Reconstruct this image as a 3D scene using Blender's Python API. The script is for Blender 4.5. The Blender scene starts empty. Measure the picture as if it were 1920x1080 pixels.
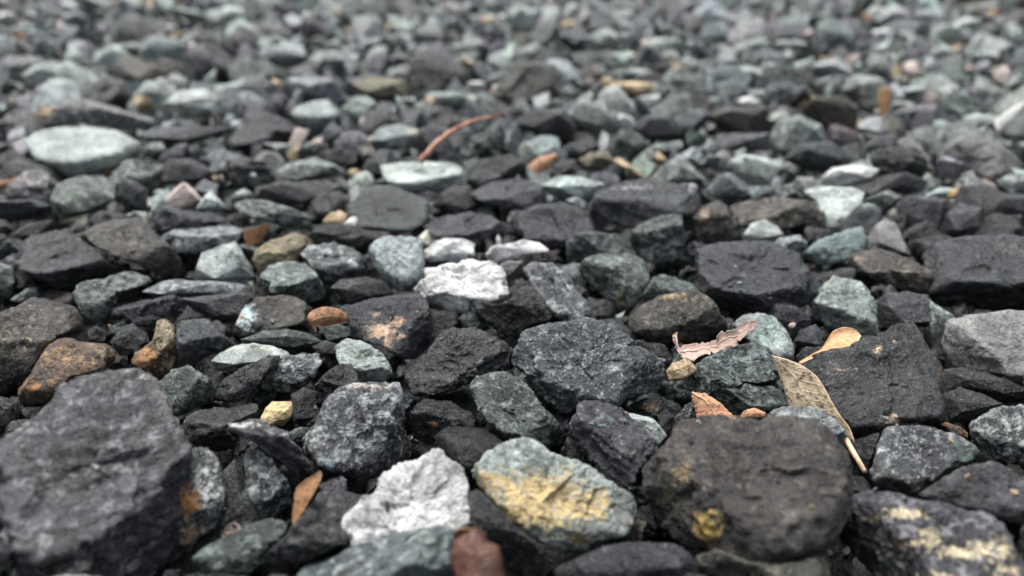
import bpy, bmesh, math, random
import numpy as np
from mathutils import Vector

SEED = 7
rnd = random.Random(SEED)
rng = np.random.default_rng(SEED)
sc = bpy.context.scene
col = sc.collection

# ------------------------------------------------------------------ camera, sky, sun, exposure
CAM_H = 0.165                      # a phone held a hand's width above the gravel
PITCH = math.radians(28.9)
FPX = 1400.0                       # focal length in pixels of a 1920 wide picture
cam = bpy.data.cameras.new('camera')
cam.sensor_width = 36.0
cam.lens = 36.0 * FPX / 1920.0
cam.clip_start = 0.005
cam.clip_end = 500.0
cam.dof.use_dof = True
cam.dof.focus_distance = 0.272
cam.dof.aperture_fstop = 6.0
camo = bpy.data.objects.new('camera', cam)
col.objects.link(camo)
camo.location = (0, 0, CAM_H)
camo.rotation_euler = (math.pi / 2 - PITCH, 0, 0)
sc.camera = camo

SUN_EL, SUN_AZ = math.radians(68), math.radians(-30)     # high, slightly ahead of the camera
world = bpy.data.worlds.new('World')
sc.world = world
world.use_nodes = True
wn, wl = world.node_tree.nodes, world.node_tree.links
wn.clear()
sky = wn.new('ShaderNodeTexSky'); sky.sky_type = 'NISHITA'; sky.sun_disc = False
sky.sun_elevation = SUN_EL; sky.sun_rotation = SUN_AZ
sky.dust_density = 6.0; sky.air_density = 1.5; sky.ozone_density = 1.0
hs = wn.new('ShaderNodeHueSaturation'); hs.inputs['Saturation'].default_value = 0.45   # overcast: grey, not blue
bg = wn.new('ShaderNodeBackground'); bg.inputs['Strength'].default_value = 0.055
wo = wn.new('ShaderNodeOutputWorld')
wl.new(sky.outputs[0], hs.inputs['Color']); wl.new(hs.outputs[0], bg.inputs[0]); wl.new(bg.outputs[0], wo.inputs[0])
sun = bpy.data.lights.new('sun', 'SUN'); sun.energy = 1.5; sun.angle = math.radians(34); sun.color = (1.0, 0.99, 0.975)
suno = bpy.data.objects.new('sun', sun); col.objects.link(suno)
sd = Vector((math.sin(SUN_AZ) * math.cos(SUN_EL), math.cos(SUN_AZ) * math.cos(SUN_EL), math.sin(SUN_EL)))
suno.rotation_euler = (-sd).to_track_quat('-Z', 'Y').to_euler()
sc.view_settings.view_transform = 'Standard'
sc.view_settings.look = 'None'
sc.view_settings.exposure = 2.2
sc.view_settings.gamma = 1.0
sc.view_settings.use_curve_mapping = False

# ------------------------------------------------------------------ camera geometry for placing stones on the bed
C0 = np.array([0.0, 0.0, CAM_H])
FW = np.array([0, math.cos(PITCH), -math.sin(PITCH)])
UP = np.array([0, math.sin(PITCH), math.cos(PITCH)])
RT = np.array([1.0, 0, 0])
def ray(px, py):
    d = FW + (px - 960.0) / FPX * RT + (540.0 - py) / FPX * UP
    return d
def on_plane(px, py, z):
    d = ray(px, py)
    return C0 + d * ((z - CAM_H) / d[2])
def project(p):
    q = np.asarray(p) - C0
    dep = q @ FW
    return 960 + FPX * (q @ RT) / dep, 540 - FPX * (q @ UP) / dep, dep

# ------------------------------------------------------------------ numpy gradient noise
_perm = rng.permutation(256).astype(np.int64); _perm = np.concatenate([_perm, _perm, _perm])
_g = rng.normal(size=(256, 3)); _g /= np.linalg.norm(_g, axis=1)[:, None]
def noise3(p):
    pi = np.floor(p).astype(np.int64); f = p - pi; pi &= 255
    u = f * f * f * (f * (f * 6 - 15) + 10)
    out = 0
    for dx in (0, 1):
        wx = u[:, 0] if dx else 1 - u[:, 0]
        a = _perm[(pi[:, 0] + dx) & 255]
        for dy in (0, 1):
            wy = u[:, 1] if dy else 1 - u[:, 1]
            b = _perm[(a + pi[:, 1] + dy) & 255]
            for dz in (0, 1):
                wz = u[:, 2] if dz else 1 - u[:, 2]
                g = _g[_perm[(b + pi[:, 2] + dz) & 255]]
                out = out + wx * wy * wz * (g[:, 0] * (f[:, 0] - dx) + g[:, 1] * (f[:, 1] - dy) + g[:, 2] * (f[:, 2] - dz))
    return out

# ------------------------------------------------------------------ mesh helpers
_ico = {}
def ico(level):
    if level not in _ico:
        bm = bmesh.new(); bmesh.ops.create_icosphere(bm, subdivisions=level, radius=1.0)
        v = np.array([x.co[:] for x in bm.verts]); bm.verts.index_update()
        f = np.array([[q.index for q in t.verts] for t in bm.faces], dtype=np.int32); bm.free()
        _ico[level] = (v / np.linalg.norm(v, axis=1)[:, None], f)
    return _ico[level]

def tri_mesh(name, v, f, attrs, smooth=True):
    me = bpy.data.meshes.new(name)
    me.vertices.add(len(v)); me.vertices.foreach_set('co', np.ascontiguousarray(v, dtype=np.float32).ravel())
    n = f.shape[1]
    me.loops.add(f.size); me.loops.foreach_set('vertex_index', np.ascontiguousarray(f, dtype=np.int32).ravel())
    me.polygons.add(len(f)); me.polygons.foreach_set('loop_start', np.arange(0, f.size, n, dtype=np.int32))
    me.polygons.foreach_set('use_smooth', np.full(len(f), smooth))
    for an, (tp, arr) in attrs.items():
        a = me.attributes.new(an, tp, 'POINT')
        a.data.foreach_set('vector' if tp == 'FLOAT_VECTOR' else 'color', np.ascontiguousarray(arr, dtype=np.float32).ravel())
    me.update(calc_edges=True); me.validate()
    return me

def link(name, me, mat, loc=None, parent=None):
    o = bpy.data.objects.new(name, me); col.objects.link(o)
    if mat: me.materials.append(mat)
    if loc is not None: o.location = loc
    if parent: o.parent = parent
    return o

# ------------------------------------------------------------------ materials
class NT:
    def __init__(s, name):
        s.m = bpy.data.materials.new(name); s.m.use_nodes = True
        s.n, s.l = s.m.node_tree.nodes, s.m.node_tree.links
        s.bsdf = s.n['Principled BSDF']
    def set(s, inp, v):
        if isinstance(v, bpy.types.NodeSocket): s.l.new(v, inp)
        elif v is not None: inp.default_value = v
    def math(s, op, a, b=None, c=None, clamp=False):
        x = s.n.new('ShaderNodeMath'); x.operation = op; x.use_clamp = clamp
        s.set(x.inputs[0], a); s.set(x.inputs[1], b)
        if c is not None: s.set(x.inputs[2], c)
        return x.outputs[0]
    def attr(s, name):
        x = s.n.new('ShaderNodeAttribute'); x.attribute_name = name; return x
    def noise(s, vec, scale, detail=4, rough=0.55, dist=0.0):
        x = s.n.new('ShaderNodeTexNoise'); s.set(x.inputs['Vector'], vec)
        x.inputs['Scale'].default_value = scale; x.inputs['Detail'].default_value = detail
        x.inputs['Roughness'].default_value = rough; x.inputs['Distortion'].default_value = dist
        return x.outputs['Fac']
    def vmul(s, vec, v):
        x = s.n.new('ShaderNodeVectorMath'); x.operation = 'MULTIPLY'; s.set(x.inputs[0], vec); x.inputs[1].default_value = v
        return x.outputs[0]
    def mix(s, fac, a, b, mode='MIX'):
        x = s.n.new('ShaderNodeMix'); x.data_type = 'RGBA'; x.blend_type = mode
        s.set(x.inputs['Factor'], fac); s.set(x.inputs[6], a); s.set(x.inputs[7], b)
        return x.outputs[2]
    def bump(s, h, strength, dist, normal=None):
        x = s.n.new('ShaderNodeBump'); s.set(x.inputs['Height'], h); s.set(x.inputs['Strength'], strength)
        x.inputs['Distance'].default_value = dist
        if normal: s.l.new(normal, x.inputs['Normal'])
        return x.outputs[0]

def rock_material():
    t = NT('crushed_stone')
    lay = t.attr('lay').outputs['Vector']
    tint = t.attr('tint'); mott = t.attr('mott'); prm = t.attr('prm'); pat = t.attr('patch')
    sp = t.n.new('ShaderNodeSeparateColor'); t.l.new(prm.outputs['Color'], sp.inputs[0])
    amt, spk, stri, rough = sp.outputs[0], sp.outputs[1], sp.outputs[2], prm.outputs['Alpha']
    n_big = t.noise(lay, 75, 3, 0.5)
    n_mot = t.noise(lay, 260, 7, 0.68, 0.4)
    n_fine = t.noise(lay, 1050, 4, 0.65)
    n_str = t.noise(t.vmul(lay, (1, 0.7, 7)), 210, 5, 0.62, 0.3)
    n_pat = t.noise(lay, 420, 9, 0.74, 0.3)
    # tone drift, then mottling, grain specks, layering
    drift = t.math('MAXIMUM', t.math('MULTIPLY_ADD', n_big, 2.2, -0.1), 0.4)
    grain = t.math('MAXIMUM', t.math('MULTIPLY_ADD', n_mot, 3.0, -0.5), 0.3)
    c = t.mix(1.0, tint.outputs['Color'], drift, 'MULTIPLY')
    c = t.mix(1.0, c, grain, 'MULTIPLY')
    c = t.mix(1.0, c, t.math('MULTIPLY_ADD', n_fine, 1.6, 0.2), 'MULTIPLY')
    thr = t.math('MULTIPLY_ADD', amt, -0.46, 0.71)
    f = t.math('MULTIPLY', t.math('SUBTRACT', n_mot, thr), 8.0, clamp=True)
    c = t.mix(f, c, mott.outputs['Color'])
    f = t.math('MULTIPLY', t.math('MULTIPLY', t.math('SUBTRACT', n_str, 0.55), 5.0, clamp=True), stri)
    c = t.mix(t.math('MULTIPLY', f, 0.45), c, mott.outputs['Color'])
    f = t.math('MULTIPLY', t.math('MULTIPLY', t.math('SUBTRACT', n_fine, 0.585), 11.0, clamp=True), spk)
    c = t.mix(f, c, t.mix(0.45, mott.outputs['Color'], (0.62, 0.62, 0.58, 1)))
    geo = t.n.new('ShaderNodeNewGeometry')                # paler mottle colour mixed in on convex edges and crests
    pale_edge = t.math('MULTIPLY', t.math('MULTIPLY', t.math('SUBTRACT', geo.outputs['Pointiness'], 0.515), 9.0, clamp=True), t.math('MULTIPLY_ADD', n_mot, 2.4, -0.6, clamp=True))
    c = t.mix(t.math('MULTIPLY', pale_edge, 0.8), c, mott.outputs['Color'])
    pm = t.math('MULTIPLY_ADD', n_pat, 3.4, -1.7)
    pm = t.math('MULTIPLY', t.math('SUBTRACT', t.math('ADD', pm, pat.outputs['Alpha']), 0.5), 2.2, clamp=True)
    pm = t.math('MULTIPLY', pm, t.math('MULTIPLY', pat.outputs['Alpha'], 6.0, clamp=True))
    pc = t.mix(1.0, pat.outputs['Color'], t.math('MULTIPLY_ADD', n_mot, 1.8, 0.1), 'MULTIPLY')
    pc = t.mix(t.math('MULTIPLY', t.math('SUBTRACT', n_fine, 0.56), 7.0, clamp=True), pc, t.mix(0.5, pc, (.75, .68, .55, 1)))
    c = t.mix(pm, c, pc)
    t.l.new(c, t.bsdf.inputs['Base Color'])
    r = t.math('ADD', rough, t.math('MULTIPLY_ADD', n_mot, 0.9, -0.45), clamp=True)
    t.l.new(r, t.bsdf.inputs['Roughness'])
    t.bsdf.inputs['Specular IOR Level'].default_value = 0.42
    rid = t.math('ABSOLUTE', t.math('SUBTRACT', t.noise(lay, 430, 5, 0.62, 0.5), 0.5))
    b = t.bump(n_str, t.math('MULTIPLY_ADD', stri, 0.8, 0.2), 0.0026)
    b = t.bump(rid, 0.95, 0.0032, b)
    b = t.bump(n_mot, 0.95, 0.0022, b)
    b = t.bump(n_fine, 0.9, 0.0011, b)
    t.l.new(b, t.bsdf.inputs['Normal'])
    return t.m
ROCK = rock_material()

def leaf_material(name, base, dark, spots=0.0, rough=0.55, scale=420):
    t = NT(name)
    tc = t.n.new('ShaderNodeTexCoord').outputs['Object']
    n1 = t.noise(tc, 150, 6, 0.65); n2 = t.noise(tc, scale, 4, 0.6)
    lf = t.n.new('ShaderNodeSeparateXYZ'); t.l.new(t.attr('lf').outputs['Vector'], lf.inputs[0])
    side = t.math('ABSOLUTE', lf.outputs[1])
    vein = t.math('SINE', t.math('ADD', t.math('MULTIPLY_ADD', lf.outputs[0], 62.0, t.math('MULTIPLY', side, -26.0)), t.math('MULTIPLY', n1, 5.0)))
    vein = t.math('MULTIPLY', t.math('SUBTRACT', vein, 0.78), 4.0, clamp=True)
    mid = t.math('SUBTRACT', 1.0, t.math('MULTIPLY', side, 16.0), clamp=True)
    vein = t.math('MAXIMUM', vein, mid)
    c = t.mix(t.math('MULTIPLY_ADD', n1, 3.2, -1.1, clamp=True), base + (1,), dark + (1,))
    f = t.math('MULTIPLY', t.math('MULTIPLY', t.math('SUBTRACT', n2, 0.50), 8.0, clamp=True), spots)
    c = t.mix(f, c, tuple(x * 0.28 for x in dark) + (1,))
    c = t.mix(t.math('MULTIPLY', vein, 0.2), c, tuple(min(1, x * 1.5) for x in base) + (1,))
    t.l.new(c, t.bsdf.inputs['Base Color'])
    t.bsdf.inputs['Roughness'].default_value = rough
    t.bsdf.inputs['Specular IOR Level'].default_value = 0.25
    b = t.bump(n1, 0.7, 0.0012); b = t.bump(n2, 0.6, 0.0004, b); b = t.bump(vein, 0.6, 0.0004, b)
    t.l.new(b, t.bsdf.inputs['Normal'])
    return t.m

# ------------------------------------------------------------------ kinds of stone: base colour, mottle colour, (mottle, specks, layering, roughness), edge sharpness
KIND = {
    'D': ((.026, .028, .032), (.122, .130, .138), (.30, .38, .30, .31), 40),  # charcoal
    'K': ((.014, .0147, .0165), (.075, .077, .08), (.25, .32, .25, .28), 40),  # near black
    'V': ((.056, .056, .063), (.30, .30, .315),   (.34, .25, 1.0, .36), 36),   # light layered slate
    'F': ((.038, .039, .045), (.23, .225, .24),  (.30, .25, 1.0, .40), 28),   # layered slate
    'G': ((.031, .041, .039), (.175, .215, .20), (.40, .60, .30, .42), 24),   # dark grey green
    'S': ((.038, .043, .049), (.34, .36, .365),  (.42, .85, .20, .42), 24),   # speckled grey
    'E': ((.088, .102, .100), (.32, .36, .345),   (.48, .65, .45, .48), 22),   # mid grey green
    'B': ((.16, .195, .195),  (.38, .42, .41),   (.48, .50, .35, .48), 16),   # pale blue green
    'L': ((.38, .43, .405),   (.15, .18, .165),  (.45, .10, .45, .55), 20),   # pale green white
    'W': ((.60, .605, .59),   (.36, .385, .375),   (.34, .0, .6, .60), 20),     # white
    'R': ((.085, .060, .042), (.29, .165, .075),  (.50, .40, .20, .52), 16),   # rusty
    'T': ((.44, .34, .21),    (.28, .20, .12),   (.40, .10, .20, .55), 13),   # tan
    'P': ((.50, .42, .38),    (.33, .27, .25),   (.35, .10, .20, .55), 13),   # pinkish
    'O': ((.10, .09, .058),   (.25, .22, .14),   (.45, .35, .20, .50), 16),   # olive
    'N': ((.034, .032, .029), (.15, .132, .105), (.38, .45, .25, .36), 22),   # brown charcoal
    'Q': ((.25, .248, .245),  (.10, .10, .10),   (.42, .30, .40, .48), 26),   # pale grey
    'A': ((.52, .30, .14),    (.36, .19, .08),   (.35, .0, .2, .55), 10),     # orange chip
}
YEL = (.60, .45, .21); RUST = (.40, .19, .055); BUFF = (.50, .37, .25); PALE = (.60, .62, .60); GRN = (.20, .28, .24); ICE = (.48, .58, .60)

def relief(o, size, level, a, aniso):
    """surface relief in metres: lumps, knapped hollows, grain; aniso adds layering"""
    dn = 0.04 * size * noise3(o * (0.9 / size)) - 0.035 * size * np.abs(noise3(o * (1.9 / size) + 5))
    if level >= 4:
        dn = dn - 0.0019 * np.abs(noise3(o * 170 + 3)) - 0.0012 * np.abs(noise3(o * 330 + 31))
        dn = dn + aniso * 0.0011 * noise3(o * np.array([110, 90, 520]) + 9)
    if level >= 5:
        dn = dn - 0.0008 * np.abs(noise3(o * 620 + 1)) + 0.0004 * noise3(o * 1100)
        st = noise3(o * np.array([75, 60, 75 + 255 * min(aniso, 1)]) + 17) # stepped fracture
        dn = dn + 0.0014 * (np.floor(st * 4) / 4 * 0.8 + st * 0.2)
    return a * dn

def vnormals(v, f):
    n = np.cross(v[f[:, 1]] - v[f[:, 0]], v[f[:, 2]] - v[f[:, 0]])
    out = np.zeros_like(v)
    for k in range(3):
        for c in range(3): out[:, c] += np.bincount(f[:, k], n[:, c], len(v))
    return out / (np.linalg.norm(out, axis=1)[:, None] + 1e-15)

def fracture(v, f, d, size, rs, level, blend=0.75):
    """breaks the skin into flat facets that step against each other, as crushed rock does"""
    n = vnormals(v, f)
    M = 26 if level < 6 else 46
    idx = rs.choice(len(v), M, replace=False)
    sn = n[idx] + rs.normal(size=(M, 3)) * 0.16; sn /= np.linalg.norm(sn, axis=1)[:, None]
    w = v + np.stack([noise3(v * (2.2 / size) + k * 7.3 + idx[0]) for k in range(3)], 1) * size * 0.22
    dist = np.linalg.norm(w[:, None, :] - v[idx][None], axis=2)
    near = dist.argmin(1)
    q = ((v[idx][near] - v) * sn[near]).sum(1) / np.maximum((d * sn[near]).sum(1), 0.35)
    q = np.clip(q * blend - 0.01 * size, -0.085 * size, 0.03 * size)
    return v + d * q[:, None]

def stone_shape(level, ax, Rth, planes, sharp, rough_amp, seed, strat, chips, rs, lam, facets):
    """vertices in a local frame: outline Rth(theta) in u,v and a body cut by planes; returns v, f and layer coordinates"""
    d0, f = ico(level)
    d = d0 * np.array(ax); d /= np.linalg.norm(d, axis=1)[:, None]
    rho = np.hypot(d[:, 0], d[:, 1]); th = np.arctan2(d[:, 1], d[:, 0])
    k = (th + math.pi) / (2 * math.pi) * len(Rth)
    i0 = np.floor(k).astype(int) % len(Rth); fr = k - np.floor(k)
    R = Rth[i0] * (1 - fr) + Rth[(i0 + 1) % len(Rth)] * fr
    acc = (rho / R) ** sharp
    for n, h in planes:
        acc = acc + np.maximum(d @ n / h, 0) ** sharp
    r = acc ** (-1.0 / sharp)
    # chipped corners
    for i in range(chips + facets):
        n = rs.normal(size=3); n /= np.linalg.norm(n)
        n[2] = abs(n[2]) * 1.3 + 0.1; n /= np.linalg.norm(n)
        H = (r * (d @ n)).max()
        if i < facets:                                         # four broad broken faces
            n[2] += 0.55; n /= np.linalg.norm(n); H = (r * (d @ n)).max()
        h = H * (rs.uniform(0.80, 0.92) if i < facets else rs.uniform(0.90, 0.985))
        q = np.maximum(d @ n / h, 0) ** (sharp * 2.6)
        r = (r ** (-sharp * 2.6) + q) ** (-1.0 / (sharp * 2.6))
    v = d * r[:, None]
    m = rs.normal(size=(3, 3)); m, _ = np.linalg.qr(m)
    if strat is not None:                                 # layers lie along this direction
        z = np.array(strat, float); z /= np.linalg.norm(z)
        x = np.cross(z, [0.3, 0.5, 0.8]); x /= np.linalg.norm(x)
        m = np.stack([x, np.cross(z, x), z])
    size = float(np.mean(Rth))
    if sharp > 9 and level >= 4: v = fracture(v, f, d, size, rs, level)
    lay = v @ m.T + rs.uniform(0, 9, 3)
    v = v + d * relief(lay, size, level, rough_amp, lam)[:, None]
    return v, f, lay

def chip_shape(L, T, rs, lam):
    """a small broken stone with flat faces: the hull of its outline and a few ridge points, finely cut and roughened"""
    n = len(L); sc_ = L * rs.uniform(.94, 1.04, (n, 1))
    P = [np.column_stack([sc_, rs.uniform(-.45, .35, n) * T])]
    for s, w0, w1, m in ((.62, .45, .95, 5), (.6, -1.0, -.6, 4)):
        k = rs.choice(n, min(m, n), replace=False)
        P.append(np.column_stack([L[k] * rs.uniform(.3, .95, (len(k), 1)) * s / .62, rs.uniform(w0, w1, len(k)) * T]))
    bm = bmesh.new(); vs = [bm.verts.new(q) for q in np.concatenate(P)]
    bmesh.ops.convex_hull(bm, input=vs)
    loose = [v for v in bm.verts if not v.link_faces]
    if loose: bmesh.ops.delete(bm, geom=loose, context='VERTS')
    bmesh.ops.subdivide_edges(bm, edges=bm.edges[:], cuts=4, use_grid_fill=True)
    bmesh.ops.triangulate(bm, faces=bm.faces[:])
    bm.verts.index_update()
    v = np.array([q.co[:] for q in bm.verts]); f = np.array([[q.index for q in t.verts] for t in bm.faces], dtype=np.int32); bm.free()
    size = float(np.sqrt((L ** 2).sum(1)).mean())
    d = v / (np.linalg.norm(v, axis=1)[:, None] + 1e-9)
    m, _ = np.linalg.qr(rs.normal(size=(3, 3)))
    lay = v @ m.T + rs.uniform(0, 9, 3)
    return v + d * relief(lay, size, 4, .55, lam)[:, None], f, lay

def poly_radius(P, n=180):
    th = -math.pi + (np.arange(n)) * 2 * math.pi / n
    out = np.zeros(n)
    A, B = P, np.roll(P, -1, axis=0)
    for i, t in enumerate(th):
        dx, dy = math.cos(t), math.sin(t)
        ex, ey = B[:, 0] - A[:, 0], B[:, 1] - A[:, 1]
        den = dx * ey - dy * ex
        den = np.where(np.abs(den) < 1e-14, 1e-14, den)
        s = (A[:, 0] * ey - A[:, 1] * ex) / den
        w = (A[:, 0] * dy - A[:, 1] * dx) / den
        ok = (s > 0) & (w >= -1e-6) & (w <= 1 + 1e-6)
        out[i] = s[ok].max() if ok.any() else 0
    bad = out <= 0
    if bad.any(): out[bad] = out[~bad].mean()
    kk = np.array([.25, .5, .25])
    out = np.convolve(np.concatenate([out[-1:], out, out[:1]]), kk, 'valid')
    return out

def centroid(P):
    x, y = P[:, 0], P[:, 1]; x1, y1 = np.roll(x, -1), np.roll(y, -1)
    cr = x * y1 - x1 * y; A = cr.sum() / 2
    return np.array([((x + x1) * cr).sum() / (6 * A), ((y + y1) * cr).sum() / (6 * A)])

def attrs_for(kind, n, lay, jit, rs, patch=None, over=None, tone=1.0):
    base, mott, prm, _ = KIND[kind]
    g = tone * (1 + rs.normal() * 0.2 * jit)
    warm = 1 + rs.normal(size=3) * (0.015 if kind in 'WLPTQ' else 0.045) * max(jit, .5)
    b = np.clip(np.array(base) * g * warm, 0.01, .85); m = np.array(mott) * warm
    p = np.array(prm) * (1 + 0.2 * jit * rs.normal(size=4) * np.array([1, 1, 1, .5]))
    if over: 
        for k, val in over.items(): p['msyr'.index(k)] = val
    one = np.ones((n, 1))
    at = {'tint': ('FLOAT_COLOR', np.hstack([np.tile(b, (n, 1)), one])),
          'mott': ('FLOAT_COLOR', np.hstack([np.tile(m, (n, 1)), one])),
          'prm': ('FLOAT_COLOR', np.tile(np.clip(p, 0, 1), (n, 1))),
          'lay': ('FLOAT_VECTOR', lay),
          'patch': ('FLOAT_COLOR', patch if patch is not None else np.zeros((n, 4)))}
    return at

MW, MH = 480, 270                                        # coverage map of the bed as the photograph sees it
DEPTH = np.full((MH, MW), 9.0)
_yy, _xx = np.mgrid[0:MH, 0:MW]; _xx = _xx * 4 + 2; _yy = _yy * 4 + 2
def cover_poly(P, dep):
    x0, y0 = np.maximum((P.min(0) / 4).astype(int) - 1, 0); x1, y1 = (P.max(0) / 4).astype(int) + 2
    X, Y = _xx[y0:y1, x0:x1], _yy[y0:y1, x0:x1]
    if X.size == 0: return
    ins = np.zeros(X.shape, bool)
    A, B = P, np.roll(P, -1, axis=0)
    for (ax, ay), (bx, by) in zip(A, B):
        if ay == by: continue
        c = ((ay > Y) != (by > Y)) & (X < (bx - ax) * (Y - ay) / (by - ay) + ax)
        ins ^= c
    sub = DEPTH[y0:y1, x0:x1]
    sub[ins] = np.minimum(sub[ins], dep)

GROUP = 'stones of the gravel bed'
N_STONES = 0
HEROES = []
BODIES = []                                              # xy, radius of the stones already lying there
def stone(kind, spec, label, f=0.5, near=0.0, patch=None, sharp=None, over=None, strat=None, depth=0.8,
          chips=6, rough=1.0, tilt=None, yaw=None, under=None, name='stone', jit=0.6, grow=1.05, cat='stone', lam=None, facets=2, tone=1.0):
    """one stone of the bed: outline as measured on the photograph, set on the bed at its own distance, with its own depth"""
    global N_STONES
    N_STONES += 1
    rs = np.random.default_rng(1000 + N_STONES)
    if isinstance(spec, str):
        P = np.array([[float(a) for a in s.split(',')] for s in spec.split()])
    else:
        cx, cy, w, h = spec
        a = np.arange(9) / 9 * 2 * math.pi + rs.uniform(0, 1)
        rr = 1 + rs.normal(size=9) * 0.10
        P = np.stack([cx + np.cos(a) * w / 2 * rr, cy - np.sin(a) * h / 2 * rr], 1)
    c = centroid(P)
    r0 = math.sqrt(np.prod(P.max(0) - P.min(0))) / 2 * np.linalg.norm(on_plane(*c, 0.0) - C0) / FPX
    O = on_plane(c[0], c[1], min(0.012, -0.006 + 0.35 * r0))
    d = O - C0; D = np.linalg.norm(d); d /= D
    O = O - d * near
    w = -d
    u = RT - (RT @ w) * w; u /= np.linalg.norm(u)
    vv = np.cross(w, u)
    L = []
    for px, py in P:
        q = ray(px, py); s = ((O - C0) @ w) / (q @ w); X = C0 + q * s - O
        L.append((X @ u, X @ vv))
    L = np.array(L) * (grow if np.ptp(P[:, 0]) < 150 else 1 + (grow - 1) * .3)
    Rth = poly_radius(L)
    su, sv = (L[:, 0].max() - L[:, 0].min()) / 2, (L[:, 1].max() - L[:, 1].min()) / 2
    T = depth * math.sqrt(su * sv)
    zl = np.array([u[2], vv[2], w[2]])                   # world up in the local frame
    hl = w - w[2] * np.array([0, 0, 1]); hl /= np.linalg.norm(hl)
    hl = np.array([hl @ u, hl @ vv, hl @ w])             # towards the camera, level
    sl = np.cross(zl, hl)
    if kind in 'LWBPTQ': f = max(f, .58)
    ti = rs.normal(.35 if kind in 'LWBPTQ' else .05, 0.26) if tilt is None else tilt
    ya = rs.normal(0, 0.35) if yaw is None else yaw
    un = rs.uniform(-0.35, 0.2) if under is None else under
    nt = zl + hl * ti + sl * rs.normal(0, 0.28 if tilt is None else 0.14); nt /= np.linalg.norm(nt)
    nf = hl + sl * ya - zl * un; nf /= np.linalg.norm(nf)
    vr = L[:, 1].max() - f * 2 * sv
    need = 0.52 * math.sqrt(su * sv)                      # keep both faces well clear of the stone's heart
    wr = max(T * 0.8, (need - nt[1] * vr) / max(nt[2], .3), (need - nf[1] * vr) / max(nf[2], .3))
    pr = np.array([0, vr, min(wr, T * 1.8)])
    mn = 0.40 * min(su, sv)
    planes = [(nt, max(nt @ pr, mn)), (nf, max(nf @ pr, mn)), (np.array([0, 0, -1.0]), T),
              (-zl, T * 1.1), (-hl, T * 1.1)]
    if f > 0.93 or f < 0.07: planes.append((np.array([0, 0, 1.0]), T))
    for _ in range(2):                                    # sides
        n = sl * rs.choice([-1, 1]) + hl * rs.uniform(0.3, 1.0) + zl * rs.uniform(-.2, .7); n /= np.linalg.norm(n)
        planes.append((n, rs.uniform(.85, 1.05) * max(T, su * abs(n[0]) + sv * abs(n[1]) * .5 + T * abs(n[2]) * .6)))
    if over and 'round' in over:
        over = {k: q for k, q in over.items() if k != 'round'}
    px_size = 2 * math.sqrt(su * sv) * FPX / D
    level = 6 if px_size > 150 else 5 if px_size > 75 else 4 if px_size > 26 else 3
    chip = px_size < 88 and (sharp or 40) > 9
    if chip: v, fc, lay = chip_shape(L, T, rs, lam or .25)
    else: v, fc, lay = stone_shape(level, (su, sv, (T + pr[2]) / 2), Rth, planes, sharp or KIND[kind][3], rough, N_STONES, strat, chips, rs, lam if lam is not None else 0.9 if strat is not None else 0.25, facets)
    pa = None
    if patch:
        pa = np.zeros((len(v), 4)); 
        for (qx, qy, qw, qh, colr, amt) in patch:
            q = ray(qx, qy); s = ((O - C0) @ w) / (q @ w); X = C0 + q * s - O
            ku = D / FPX
            dd = np.hypot((v[:, 0] - X @ u) / (qw * ku), (v[:, 1] - X @ vv) / (qh * ku))
            m = np.clip(1.35 - dd, 0, 1) * amt * np.clip(v[:, 2] / (0.3 * T) + 1, 0, 1)
            k = m > pa[:, 3]
            pa[k, :3] = colr; pa[k, 3] = m[k]
        if not pa[:, 3].any(): pa = None
        else: pa[pa[:, 3] == 0, :3] = patch[0][4]
    wv = v[:, :1] * u + v[:, 1:2] * vv + v[:, 2:] * w
    me = tri_mesh(name, wv, fc, attrs_for(kind, len(v), lay, jit, rs, pa, over, tone), not chip)
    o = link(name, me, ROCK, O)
    o['label'] = label; o['category'] = cat; o['group'] = GROUP
    cover_poly(P, D)
    HEROES.append((O[0], O[1], label))
    BODIES.append((O[0], O[1], O[2], 0.8 * max(su, T)))
    return o

# ------------------------------------------------------------------ the setting: bed of soil under the gravel, reaching to the horizon
def ground_material():
    t = NT('dark_grit')
    tc = t.n.new('ShaderNodeTexCoord').outputs['Object']
    n1 = t.noise(tc, 40, 6, 0.7); n2 = t.noise(tc, 400, 4, 0.6)
    vo = t.n.new('ShaderNodeTexVoronoi'); t.l.new(tc, vo.inputs['Vector']); vo.inputs['Scale'].default_value = 34
    c = t.mix(n1, (.018, .017, .016, 1), (.06, .056, .054, 1))
    c = t.mix(t.math('MULTIPLY', n2, 0.5), c, vo.outputs['Color'], 'SOFT_LIGHT')
    t.l.new(c, t.bsdf.inputs['Base Color']); t.bsdf.inputs['Roughness'].default_value = 0.9
    b = t.bump(t.math('MULTIPLY', vo.outputs['Distance'], -1.0), 1.0, 0.02); b = t.bump(n2, 0.6, 0.002, b)
    t.l.new(b, t.bsdf.inputs['Normal'])
    return t.m
gv = np.array([[-80, -80, -.055], [80, -80, -.055], [80, 80, -.055], [-80, 80, -.055]], float)
go = link('ground', tri_mesh('ground', gv, np.array([[0, 1, 2, 3]], dtype=np.int32), {}, False), ground_material())
go['kind'] = 'structure'; go['label'] = 'dark grit ground under the loose gravel'; go['category'] = 'ground'

CREAM = (.60, .51, .33)
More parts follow.
